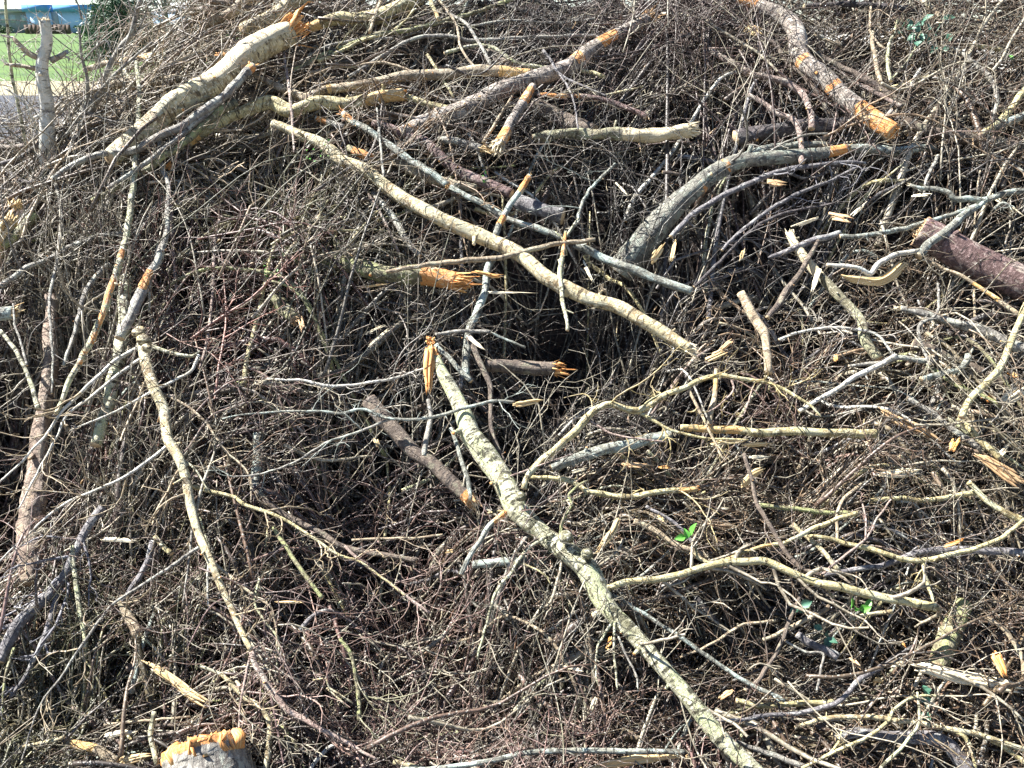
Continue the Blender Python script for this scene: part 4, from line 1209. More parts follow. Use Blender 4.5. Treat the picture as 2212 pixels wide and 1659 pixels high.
B('branch', 'curving brown branch hugging the left side of the S shaped log', 'dull', [(1614, 90), (1640, 86), (1670, 92), (1690, 118), (1710, 144), (1739, 166), (1768, 206), (1805, 256)], (9, 12, 12), .08, twigs=3)
B('branch', 'fuzzy brown branch slanting down right of the S shaped log', 'dull', [(1754, 113), (1790, 130), (1818, 146), (1860, 166), (1905, 194), (1956, 228)], (12, 16, 16), .09, rough=.15, twigs=3)
for lab, mt, pts, wd, li, kw in (
    ('second fuzzy stick parallel below the brown slanting branch', 'pink', [(1850, 182), (1900, 204), (1948, 232)], (11, 13), .07, dict(rough=.15)),
    ('pale stick just right of the top of the S shaped log', 'tan', [(1757, 76), (1785, 86), (1818, 99)], (7, 8), .08, {}),
    ('thin bending twig among the upright sticks at top right', 'tan', [(1881, 15), (1880, 66), (1895, 92), (1916, 108)], (6, 6), .12, dict(twigs=2)),
    ('tan upright stick at top right of the S shaped log', 'tan', [(1884, 69), (1889, 121), (1903, 182)], (9, 11), .1, {}),
    ('pale forked upright stick right of the tan one', 'birch', [(1940, 42), (1930, 75), (1919, 104), (1918, 140), (1924, 176)], (5, 9, 9), .12, dict(limbs=(([(1924, 174), (1967, 121), (1990, 66)], 5, 4, .12),))),
    ('greenish stick lying under the forked upright one', 'yellow', [(1900, 196), (1950, 184), (1974, 177), (2006, 166)], (9, 10), .1, {}),
    ('small bone white twig in the dark right of the forked stick', 'white', [(1988, 149), (1976, 168), (1966, 188)], (7, 8), .13, dict(limbs=(([(1974, 176), (1956, 186)], 5, 3, .13),))),
    ('grey branch bowing down through the brush at upper right', 'grey', [(2035, 98), (2078, 114), (2105, 138), (2134, 163), (2155, 208), (2142, 262)], (8, 12, 8), .11, dict(twigs=4)),
    ('thin cream stick near the right edge above the single green leaf', 'tan', [(2090, 55), (2130, 64), (2178, 74)], (5, 6), .12, {}),
    ('green tan stick pointing at the single green leaf', 'yellow', [(2088, 96), (2125, 101), (2166, 108)], (9, 11), .12, {}),
    ('yellow stick rising steeply at the right edge', 'yellow', [(2222, 186), (2190, 225), (2165, 258), (2140, 280), (2118, 292)], (16, 18), .16, {}),
    ('blue green stick crossing the yellow one at the right edge', 'lichen', [(2222, 244), (2190, 258), (2146, 279)], (18, 20), .14, {}),
    ('dark stick lying level along the top right crest', 'dark', [(1736, 14), (1800, 11), (1895, 12), (1978, 24)], (14, 16), .05, dict(twigs=2)),
    ('tan stick slanting from the top edge above the ivy', 'tan', [(1988, -6), (2010, 14), (2035, 37)], (12, 14), .1, {}),
    ('thin pale stick lying over the ivy', 'tan', [(2000, 43), (2040, 32), (2080, 21), (2135, 18)], (6, 6), .14, {}),
    ('thin dark stick along the crest at the right corner', 'dull', [(2020, 26), (2100, 20), (2220, 16)], (7, 7), .05, {}),
    ('grey twig curving to the right edge above the brown log', 'grey', [(2140, 330), (2170, 345), (2212, 372)], (9, 8), .1, {}),
    ('upright grey twig below the stripped orange end', 'grey', [(2026, 336), (2015, 360), (2000, 392), (1996, 430)], (9, 8, 5), .12, {}),
    ):
    B('stick', lab, mt, pts, wd, li, **kw)
B('branch', 'knobbly bluish white branch entering from the right edge to a torn end', 'lichen', [(1966, 398), (1990, 406), (2026, 409), (2050, 420), (2061, 430), (2095, 430), (2130, 431), (2165, 419), (2220, 411)], (8, 13, 15, 16, 15), .17, ends=('torn', 'cut'), woodm='pale', spike=(1.5, 9), rough=.12, limbs=(([(2130, 432), (2110, 448), (2092, 462)], 12, 10, .16), ([(2148, 452), (2165, 438), (2190, 448)], 8, 6, .16)))
B('branch', 'white topped purplish branch lying level at right, its left end sharp', 'slate', [(1660, 556), (1700, 543), (1749, 522), (1815, 504)], (9, 16, 14), .14, ends=(None, 'cut'), bare=((.5, 1, .5, UP),), woodm='pale')
B('branch', 'thin pale green branch from the purplish one up to the forked knot', 'lichen', [(1815, 512), (1860, 510), (1905, 503), (1960, 492), (2009, 478), (2060, 462), (2110, 444)], (12, 12, 10), .15)
B('branch', 'stout greenish white branch running down left over the red trunk end', 'lichen', [(2112, 444), (2085, 462), (2061, 485), (2030, 510), (2002, 530), (1984, 552)], (16, 20, 20), .2)
B('branch', 'white bark strip bent in a V at right of the dark hollow', 'white', [(1786, 572), (1820, 574), (1855, 580), (1880, 592), (1895, 572), (1930, 552), (1984, 542)], (9, 13, 13), .2, cat='bark', woodm='pale')
B('broken_branch', 'bright golden peeled branch below the white V shaped strip', 'gold', [(1800, 588), (1830, 600), (1868, 606), (1900, 605), (1935, 584), (1965, 564), (1996, 548)], (14, 18, 22, 26), .16, woodm='gold', rough=.12)
B('fallen_log', 'massive reddish brown trunk at the right edge', 'red', [(1985, 502), (2030, 522), (2080, 548), (2150, 578), (2240, 616), (2340, 660), (2460, 715)], (76, 82, 92, 90), .09, ends=('torn', 'cut'), spike=(.14, 40), woodm='chip', rough=.04, bare=((0, .1, .45),))
B('stick', 'thin pale stick slanting along below the massive red trunk', 'tan', [(1990, 560), (2040, 580), (2078, 597), (2115, 620), (2148, 642), (2200, 680)], (8, 9, 12), .15, bare=((.5, .8),), woodm='pale')
B('broken_branch', 'branch whose upper part is a bright pale split plank, crossing downward at right', 'moss2', [(1706, 508), (1730, 545), (1760, 585), (1794, 621), (1836, 663), (1864, 697), (1870, 739), (1895, 776)], (20, 24, 24, 24, 22, 24, 26), .11, ends=('torn', 'cut'), bare=((0, .34, 1.3),), woodm='pale', spike=(1.0, 10))
B('plank_splinter', 'cream splinter laid across the pale split plank', 'pale', [(1776, 571), (1764, 600), (1750, 636)], (9, 9), .17, cat='splinter', woodm='pale')
B('branch', 'bent brown branch crossing the pale split plank', 'dull', [(1768, 520), (1745, 562), (1728, 590), (1704, 622), (1684, 652), (1660, 688)], (10, 13, 17, 14), .17, rough=.09)
B('branch', 'mottled tan log piece bending down, cut flat at its top', 'tan', [(1598, 636), (1612, 658), (1632, 687), (1652, 720), (1657, 760), (1660, 806)], (22, 24, 20, 18), .17, woodm='pale', rough=.11)
B('broken_branch', 'long grey branch at right with a spiky pale broken end', 'grey', [(1945, 665), (1974, 672), (2044, 692), (2100, 708), (2148, 727), (2225, 760)], (14, 20, 26, 30), .1, ends=('torn', 'cut'), woodm='pale', spike=(1.7, 14), rough=.1)
for nm, lab, mt, pts, wd, li, kw in (
    ('stick', 'slender grey zigzag stick hanging over the spiky broken branch', 'grey', [(2027, 612), (2024, 677), (1985, 704), (1992, 746), (2010, 790)], (6, 8, 7), .17, {}),
    ('branch', 'thin white arched branch right of centre', 'white', [(1682, 733), (1739, 715), (1801, 708), (1870, 715), (1905, 732), (1930, 768)], (7, 8, 6), .16, dict(twigs=5)),
    ('stick', 'straight white stick slanting up right, snapped at both ends', 'white', [(1726, 889), (1780, 857), (1836, 822), (1885, 795), (1936, 769)], (10, 12, 13), .2, {}),
    ('stick', 'grey stick meeting the top of the straight white stick', 'grey', [(1833, 790), (1905, 784), (1940, 774), (2022, 782)], (7, 13, 13), .15, {}),
    ('branch', 'tan yellow rod curving down from the right edge', 'yellow', [(2222, 648), (2208, 680), (2189, 725), (2165, 788), (2140, 818), (2113, 843), (2094, 868), (2078, 902)], (14, 16, 18, 16), .25, dict(rough=.04)),
    ('branch', 'cream branch running on from the foot of the curving rod', 'yellow', [(2071, 902), (2092, 924), (2113, 947), (2134, 966), (2160, 990)], (12, 15, 15), .15, {}),
    ('stick', 'light blue green stick with rounded lichen lumps at right', 'lichen', [(1992, 820), (2020, 812), (2044, 805), (2070, 798), (2088, 782), (2093, 768)], (16, 12, 18), .16, dict(rough=.2)),
    ('branch', 'level pole with golden left half and green right half', 'yellow', [(1470, 925), (1530, 926), (1593, 930), (1660, 934), (1732, 933), (1810, 936), (1893, 937)], (16, 20, 21, 22), .16, dict(bare=((0, .35, .75),), woodm='gold')),
    ('broken_branch', 'orange brown tapering branch right of the level pole', 'chip', [(1885, 872), (1912, 892), (1940, 909), (1992, 933), (2050, 968)], (8, 20, 18, 8), .13, dict(woodm='chip')),
    ('plank_splinter', 'flat cream plank with brown right end lying level', 'pale', [(1886, 1025), (1940, 1022), (2004, 1016)], (16, 18), .12, dict(cat='splinter', woodm='pale')),
    ('stick', 'tan stick piece slanting beside the thin hanging twig', 'gold', [(1590, 1054), (1624, 1030), (1658, 1008)], (16, 14), .12, dict(woodm='gold')),
    ('broken_branch', 'orange brown log piece entering at the right edge', 'chip', [(2090, 974), (2120, 990), (2148, 1006), (2230, 1056)], (10, 26, 34), .12, dict(woodm='orange', rough=.12)),
    ('branch', 'dark brown log under the spiky broken branch', 'dull', [(1970, 745), (2040, 770), (2110, 800), (2170, 830)], (26, 34), .0, {}),
    ('branch', 'grey brown branch sloping down right above the tan rod foot', 'grey', [(1960, 860), (2010, 890), (2060, 930), (2120, 968)], (12, 16), .08, dict(twigs=2)),
    ('branch', 'long straight grey branch descending to the frayed orange chunk', 'moss', [(2010, 790), (2060, 830), (2110, 850), (2170, 880)], (8, 10), .12, {}),
    ('broken_branch', 'plain white flat splintered board at the right edge', 'pale', [(2158, 876), (2180, 860), (2220, 832)], (22, 30), .16, dict(cat='splinter', woodm='pale')),
    ('branch', 'yellow lit branch in the lower right brush running to the edge', 'yellow', [(2092, 1040), (2134, 1084), (2170, 1106), (2208, 1124)], (12, 17), .14, {}),
    ('branch', 'thin yellow branch lying level in the right foreground', 'yellow', [(1880, 1082), (1940, 1076), (2010, 1080), (2110, 1062)], (10, 13), .08, {}),
    ('branch', 'moss green stick lying level right of the green leaves', 'moss', [(1640, 1090), (1700, 1098), (1780, 1106), (1850, 1112)], (10, 13), .07, {}),
    ('branch', 'curved tan twig rising from the level brush at right', 'tan', [(1809, 1170), (1808, 1115), (1825, 1075), (1862, 1046)], (7, 9), .14, {}),
    ):
    B(nm, lab, mt, pts, wd, li, **kw)
# centre and lower centre
B('branch', 'gnarled yellow branch snaking up right across the centre', 'yellow', [(1131, 1056), (1136, 1036), (1149, 1016), (1194, 975), (1235, 937), (1270, 902), (1295, 880), (1319, 872), (1364, 886), (1386, 888), (1410, 870), (1436, 853), (1482, 836), (1530, 815), (1575, 812), (1631, 824), (1662, 828), (1697, 842), (1742, 871), (1775, 900)],
  (14, 17, 18, 16, 17, 14, 11, 9, 8, 5), .26, rough=.12, ends=('cut', None), twigs=7,
  limbs=(([(1384, 892), (1443, 926), (1490, 940), (1530, 947), (1617, 950)], 9, 4, .24), ([(1486, 838), (1513, 892), (1540, 947), (1561, 992)], 8, 5, .25, 'tan'), ([(1272, 908), (1322, 937), (1374, 947), (1440, 955)], 6, 4, .24, 'pink'), ([(1380, 885), (1410, 860), (1450, 845)], 5, 3, .27), ([(1575, 812), (1585, 840), (1560, 870), (1530, 890)], 6, 3, .25, 'pink'), ([(1630, 822), (1616, 870), (1600, 900), (1555, 885)], 5, 3, .24, 'pink')))
B('log', 'lichened grey green log lying level behind the gnarled yellow branch', 'lichen', [(1190, 1008), (1230, 996), (1270, 982), (1357, 960), (1400, 950), (1450, 940)], (22, 28, 26), .05)
B('branch', 'mossy yellow green stick sagging left to right to an orange tip', 'yellow', [(1145, 1028), (1218, 1037), (1245, 1046), (1270, 1061), (1310, 1068), (1357, 1074), (1426, 1062), (1506, 1056)], (10, 13, 14, 12), .15, ends=('cut', 'torn'), spike=(.9, 7), bare=((.88, 1),), rough=.12, twigs=3)
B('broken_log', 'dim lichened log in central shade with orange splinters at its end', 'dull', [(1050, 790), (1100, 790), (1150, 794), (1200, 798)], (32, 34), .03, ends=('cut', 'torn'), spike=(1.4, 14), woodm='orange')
B('stick', 'upright cream peeled stick right of the gnarled yellow branch', 'tan', [(1548, 798), (1544, 843), (1538, 880), (1532, 918)], (10, 13, 14), .14, bare=((0, .4),), woodm='pale')
B('branch', 'thin white branch lying level in the dark left of centre', 'white', [(577, 819), (652, 822), (700, 832), (739, 834), (800, 826), (843, 819), (900, 802), (945, 786)], (5, 8, 7, 5), .18, twigs=6)
B('branch', 'long thin pale branch spanning from the left twigs to a raw orange tip at centre', 'lichen', [(480, 905), (531, 895), (635, 888), (700, 890), (739, 892), (788, 885), (843, 905), (930, 902), (1009, 880), (1068, 867), (1110, 868)], (4, 6, 7, 8, 9, 9), .3, twigs=5,
  limbs=(([(843, 905), (774, 933), (704, 957), (635, 999), (560, 1024), (500, 1030)], 7, 4, .28, 'grey'), ([(843, 905), (800, 888), (760, 886)], 4, 3, .29)))
B('broken_branch', 'flat raw orange splinter tip at the centre of the pile', 'gold', [(1100, 875), (1125, 872), (1150, 868), (1186, 865)], (13, 11, 4), .31, cat='splinter', woodm='gold')
B('birch_log', 'main mottled birch log running from the centre to the bottom edge', 'birch', [(944, 772), (957, 808), (975, 843), (995, 885), (1012, 937), (1034, 965), (1056, 990), (1090, 1034), (1114, 1095), (1145, 1126), (1176, 1153), (1218, 1192), (1263, 1232), (1291, 1278), (1322, 1320), (1364, 1361), (1409, 1413), (1461, 1476), (1513, 1542), (1565, 1604), (1640, 1680)],
  (24, 32, 40, 50, 54, 54, 56, 50, 44, 54, 56, 52, 44, 40, 38, 38, 40, 42, 42, 42, 40), (.22, .24, .24), rough=.05, ends=('torn', 'cut'), knobs=((1222, 1160, 32), (1268, 1196, 26), (1124, 1072, 24)), twigs=6, twl=(.12, .3),
  limbs=(([(1305, 1268), (1340, 1260), (1374, 1257), (1461, 1243), (1547, 1219), (1600, 1211), (1645, 1212), (1697, 1233), (1766, 1257), (1870, 1282), (1940, 1297), (2028, 1312)], 15, 22, .26, 'yellow'),
         ([(1194, 1153), (1149, 1178), (1121, 1209), (1106, 1235), (1072, 1278), (1051, 1347), (1030, 1424)], 10, 5, .28, 'birch'),
         ([(1211, 1153), (1215, 1126), (1235, 1090), (1228, 1072), (1250, 1048), (1270, 1037)], 8, 5, .28, 'moss'),
         ([(1125, 1215), (1175, 1240), (1190, 1262)], 6, 4, .27, 'yellow'),
         ([(1322, 1344), (1300, 1380), (1291, 1396), (1287, 1448), (1292, 1482)], 7, 4, .26, 'birch'),
         ([(1328, 1344), (1326, 1400), (1330, 1450), (1334, 1490)], 7, 5, .26, 'birch'),
         ([(1335, 1375), (1355, 1420), (1375, 1460), (1378, 1490)], 6, 4, .25, 'grey'),
         ([(1100, 1030), (1180, 1000), (1240, 980)], 5, 3, .28, 'pink')))
B('broken_branch', 'stripped orange slab standing against the top of the main birch log', 'orange', [(931, 735), (930, 770), (926, 815), (923, 866)], (26, 28, 16, 7), .25, cat='splinter', ends=('torn', None), spike=(.3, 8))
B('branch', 'upright grey stick below the stripped orange slab', 'grey', [(923, 864), (931, 895), (926, 930), (914, 985)], (9, 14, 13), .19)
B('branch', 'blue green stick reaching right from the top of the main birch log', 'lichen', [(942, 744), (960, 764), (985, 790), (1018, 824)], (12, 13), .2)
B('branch', 'blue green stick dropping along the left side of the main birch log', 'lichen', [(973, 925), (985, 955), (998, 995), (1010, 1040), (1018, 1080)], (9, 12, 11), .18)
B('branch', 'brown crooked stick right of the main birch log top', 'dull', [(1013, 728), (1040, 790), (1058, 830), (1060, 870), (1062, 930), (1088, 996)], (16, 14, 10, 12), .12)
B('plank_splinter', 'thin cream splinter beside the crooked brown stick', 'pale', [(1006, 722), (1030, 742), (1054, 762)], (9, 6), .2, cat='splinter', woodm='pale')
B('branch', 'tan thin stick lying level above the stripped orange slab', 'grey', [(940, 722), (990, 716), (1040, 715), (1060, 718)], (8, 10), .18)
B('stick', 'short bluish white twig pointing down right in the central shadow', 'lichen', [(1060, 718), (1090, 732), (1135, 750)], (6, 6), .16)
B('log', 'smooth brown log slanting down left of the main birch log with a raw end', 'dull', [(795, 866), (815, 890), (843, 922), (895, 973), (930, 1000), (964, 1030), (990, 1054), (1014, 1082)], (40, 38, 34, 34), .15, rough=.04, ends=('cut', 'torn'), bare=((.42, .46, .8, (.3, -1, 0)), (.93, 1.1, 1.1)), woodm='chip', spike=(.8, 16))
B('log', 'old mossy log stub left of centre', 'moss', [(590, 640), (612, 660), (642, 690)], (36, 30), .03, ends=('cut', 'torn'), woodm='chip', spike=(.9, 10), rough=.12)
B('branch', 'blue lichened upright post left of the brown slanting log', 'lichen', [(558, 938), (556, 990), (550, 1060)], (24, 24), .03)
B('branch', 'lichened stick leaning down left with an orange peeled top below the main log', 'lichen', [(1102, 1090), (1090, 1108), (1061, 1133), (1034, 1170), (1016, 1198), (998, 1242)], (14, 13, 12), .24, bare=((0, .3, 1.2),), woodm='gold')
B('branch', 'pale grey branch lying level left of the main log knot', 'lichen', [(1020, 1222), (1062, 1218), (1120, 1212), (1180, 1216)], (20, 22), .08)
B('plank_splinter', 'long orange splinter standing right of the main log', 'gold', [(1340, 1113), (1328, 1140), (1312, 1165), (1296, 1184), (1278, 1200)], (10, 14, 9), .24, cat='splinter', woodm='gold')
B('branch', 'straight blue lichened branch running down right from the main log', 'lichen', [(1316, 1280), (1362, 1308), (1409, 1337), (1478, 1382), (1547, 1431), (1593, 1462), (1645, 1490), (1696, 1513)], (9, 10, 11, 10), .2)
B('branch', 'yellow branch curving from the right edge down then left over dark wood', 'yellow', [(2212, 1122), (2200, 1134), (2182, 1146), (2148, 1171), (2078, 1191), (2009, 1209), (1940, 1205), (1870, 1183), (1801, 1167), (1745, 1155)], (10, 11, 13, 13, 9), .21, rough=.08, limbs=(([(1992, 1210), (2002, 1257), (2018, 1302)], 9, 8, .2),))
B('branch', 'smooth purple branch lying under the curving yellow one', 'slate', [(1778, 1242), (1840, 1232), (1905, 1222), (1974, 1196), (2044, 1188), (2113, 1188), (2220, 1196)], (11, 14, 18, 20), .12)
B('stick', 'golden green stick slanting up right to a cream tip', 'yellow', [(1502, 1180), (1510, 1208), (1547, 1214), (1582, 1203), (1637, 1183), (1697, 1171), (1749, 1146), (1800, 1124), (1852, 1108)], (6, 8, 9, 11, 11), .22, bare=((0, .5, .7),), woodm='gold')
B('stick', 'cream stick pointing down right under the golden green one', 'cream', [(1712, 1132), (1752, 1167), (1785, 1200), (1812, 1232)], (12, 12), .17, woodm='pale')
B('stick', 'pale twig forking upward over the purple branch', 'pink', [(1773, 1243), (1820, 1204), (1870, 1164), (1895, 1120), (1926, 1078)], (7, 6, 4), .24, limbs=(([(1870, 1164), (1870, 1120), (1862, 1084)], 5, 4, .24),))
B('branch', 'long brown sapling falling from above onto the purple branch', 'dull', [(1608, 980), (1622, 1030), (1635, 1084), (1680, 1164), (1725, 1223), (1775, 1244)], (10, 11, 11), .23, twigs=4)
B('stick', 'short curved cream stick below the yellow side branch end', 'cream', [(1836, 1341), (1870, 1328), (1928, 1321)], (7, 10), .1, woodm='pale')
B('branch', 'blue grey branch curving up right to a dark tip in the lower right', 'slate', [(1540, 1560), (1593, 1554), (1680, 1544), (1749, 1536), (1790, 1526), (1815, 1512), (1835, 1492), (1857, 1468), (1905, 1440)], (8, 10, 12, 13), .17)
B('tree_root', 'thick dark grey root bending down to the bottom edge at right', 'slate', [(1800, 1590), (1850, 1584), (1940, 1594), (2010, 1592), (2040, 1606), (2061, 1625), (2100, 1670)], (24, 26, 36, 40), .08, cat='root', rough=.04)
B('branch', 'long cream branch lying level above the dark root', 'cream', [(1718, 1570), (1784, 1553), (1850, 1548), (1905, 1552), (1985, 1562), (2060, 1577), (2113, 1587), (2225, 1624)], (10, 13, 13, 14), .17, limbs=(([(2060, 1577), (2090, 1600), (2110, 1660)], 10, 9, .17, 'yellow'),))
B('branch', 'thin yellow forked branch arching over the level cream one', 'yellow', [(1732, 1660), (1801, 1625), (1870, 1594), (1915, 1562), (1929, 1535), (1955, 1516), (1981, 1503), (2026, 1504)], (7, 9, 8, 6), .22, limbs=(([(1795, 1626), (1812, 1600), (1818, 1580)], 6, 5, .22),))
B('broken_log', 'shaggy pale splintered log lying at the right edge', 'pale', [(1945, 1432), (1985, 1440), (2026, 1451), (2070, 1462), (2113, 1469), (2225, 1490)], (20, 28, 30, 34), .14, ends=('torn', 'cut'), woodm='pale', spike=(1.2, 20), rough=.2)
B('bark_strip', 'bright orange brown curl of bark on the shaggy pale log', 'orange', [(2146, 1402), (2158, 1428), (2170, 1455), (2182, 1480)], (26, 18, 16), .24, cat='bark', woodm='orange', rough=.2)
B('fallen_log', 'thick green brown stub leaning behind the shaggy pale log', 'moss', [(2084, 1300), (2066, 1350), (2046, 1390), (2022, 1440)], (40, 52, 48), .02, rough=.1)
for nm, lab, mt, pts, wd, li, kw in (
    ('stick', 'pale bent twig hanging near the green lump at lower right', 'birch', [(1982, 1495), (1985, 1560), (1960, 1600), (1930, 1632), (1902, 1660)], (6, 8, 9), .23, {}),
    ('branch', 'pale grey branch at the bottom edge right of the main birch log', 'grey', [(1585, 1602), (1640, 1620), (1680, 1635), (1750, 1662)], (10, 15), .16, {}),
    ('branch', 'long grey pole lying level at the bottom edge', 'lichen', [(865, 1664), (982, 1656), (1062, 1643), (1131, 1628), (1200, 1622), (1300, 1622), (1478, 1624)], (11, 13, 14, 12), .2, dict(twigs=3)),
    ('broken_branch', 'torn golden slab at the bottom edge left of the main birch log', 'gold', [(1255, 1660), (1350, 1645), (1420, 1638), (1484, 1635)], (12, 18, 12), .16, dict(cat='splinter', woodm='gold', ends=('torn', 'torn'), spike=(1.2, 7))),
    ('stick', 'cream cut stick end at the bottom edge left of the long grey pole', 'cream', [(850, 1646), (875, 1651), (905, 1660)], (13, 14), .14, {}),
    ('branch', 'mossy green thin branch standing in the pink twigs near the bottom', 'moss', [(736, 1379), (760, 1420), (774, 1500), (777, 1556)], (9, 11), .12, dict(twigs=4, rough=.14)),
    ('branch', 'grey green branch slanting through the brush below the long thin one', 'moss', [(590, 1140), (618, 1181), (645, 1223), (697, 1292)], (10, 11), .1, {}),
    ('stick', 'thin cream kinked stick near the bottom left of centre', 'cream', [(676, 1470), (704, 1466), (710, 1484), (740, 1504), (760, 1518)], (4, 5), .15, {}),
    ('stick', 'second thin cream stick alongside the kinked one', 'cream', [(706, 1486), (730, 1508), (752, 1528)], (4, 5), .14, {}),
    ('branch', 'dark blue brown branch in shade crossing under the yellow side branch', 'dull', [(553, 1062), (610, 1108), (680, 1145), (760, 1186), (900, 1210)], (15, 14, 12), .05, {}),
    ('stick', 'orange brown straight twig left of the pink brush', 'gold', [(590, 1300), (630, 1301), (668, 1300)], (5, 6), .16, {}),
    ('branch', 'pale pink rod slanting down in the reddish brush left of the main log', 'pink', [(745, 1180), (790, 1222), (840, 1258), (880, 1290), (930, 1325)], (7, 8), .17, dict(twigs=5)),
    ('branch', 'slender tan twig running level to a forked end above the pink brush', 'tan', [(760, 1166), (840, 1163), (900, 1162), (956, 1155)], (6, 6), .2, dict(twigs=2)),
    ('branch', 'tan crossing branch in the lower right of the main log', 'tan', [(1470, 1420), (1540, 1390), (1600, 1352), (1680, 1340)], (6, 8), .1, {}),
    ('branch', 'brown branch rising from bottom toward the yellow side branch', 'dull', [(1610, 1492), (1640, 1466), (1680, 1404), (1702, 1350), (1736, 1270)], (12, 10, 8), .17, dict(twigs=3)),
    ('branch', 'tan branch piece slanting right of the blue lichened one', 'tan', [(1648, 1382), (1720, 1350), (1792, 1310)], (9, 12), .12, {}),
    ('log', 'dark grey log in shade in the lower right hollow', 'slate', [(1722, 1368), (1760, 1396), (1810, 1420)], (18, 22), .03, {}),
    ('stick', 'grey zigzag stick beside the shaded grey log', 'grey', [(1695, 1384), (1740, 1408), (1778, 1412), (1772, 1450), (1765, 1492)], (6, 6), .14, {}),
    ('stick', 'bright cream stick in the hollow left of the birch knot', 'cream', [(1490, 1195), (1508, 1204), (1530, 1216)], (9, 12), .14, {}),
    ('branch', 'tan rough branch lying behind the main log slanting down right', 'tan', [(1370, 1125), (1420, 1150), (1465, 1178), (1530, 1205)], (13, 16), .08, dict(rough=.12)),
    ('branch', 'purple dark branch pointing at the green leaves', 'slate', [(1395, 1094), (1440, 1118), (1480, 1150), (1500, 1180)], (8, 8), .15, {}),
    ('branch', 'long thin white twig right of the long thin pale branch', 'birch', [(560, 1250), (552, 1310), (600, 1380), (598, 1440)], (6, 5), .18, dict(twigs=3)),
    ('branch', 'yellow lit stick piece at the bottom right of the main birch log', 'yellow', [(1590, 1515), (1650, 1524), (1730, 1520), (1800, 1516)], (14, 13), .1, {}),
    ('branch', 'brown rough branch at the lower right corner', 'tan', [(2130, 1330), (2180, 1372), (2210, 1430), (2216, 1480)], (10, 14), .14, dict(twigs=3)),
    ('branch', 'green lit branch angling to the right corner', 'yellow', [(2140, 1600), (2170, 1612), (2215, 1650)], (12, 14), .14, {}),
    ('branch', 'thick brown branch at the left edge of the road view', 'tan', [(180, 150), (230, 138), (290, 128), (330, 118)], (12, 14), .04, dict(bare=((.2, .5),), woodm='gold')),
    ('branch', 'tan log behind the forked grey branch on the left crest', 'tan', [(200, 200), (260, 180), (340, 178), (400, 165)], (20, 24), .0, {}),
    ('branch', 'pale crooked branch with broken end rising left of the tall pole', 'birch', [(288, 190), (280, 170), (268, 152), (262, 128), (276, 118)], (9, 13), .12, {}),
    ('branch', 'twisted grey twiggy branch between birch trunk and tall pole', 'grey', [(140, 300), (180, 240), (190, 180), (176, 120), (170, 60)], (12, 9, 5), .07, dict(twigs=7, twl=(.2, .5), stand=(140, 300))),
    ('branch', 'second twiggy grey branch standing left of the crest', 'grey', [(150, 330), (166, 270), (214, 200), (260, 150), (330, 90)], (10, 9, 5), .06, dict(twigs=7, twl=(.2, .45), stand=(160, 300))),
    ('branch', 'pale thin sapling standing left of the birch trunk', 'birch', [(60, 330), (40, 230), (24, 150), (16, 60), (10, -20)], (9, 8, 6), .05, dict(twigs=6, twl=(.2, .4), stand=(60, 335))),
    ('branch', 'pale twiggy sapling over the road at the left', 'white', [(90, 320), (76, 270), (50, 220), (10, 190)], (7, 5), .06, dict(twigs=6, twl=(.12, .3), stand=(90, 340))),
    ):
    B(nm, lab, mt, pts, wd, li, **kw)

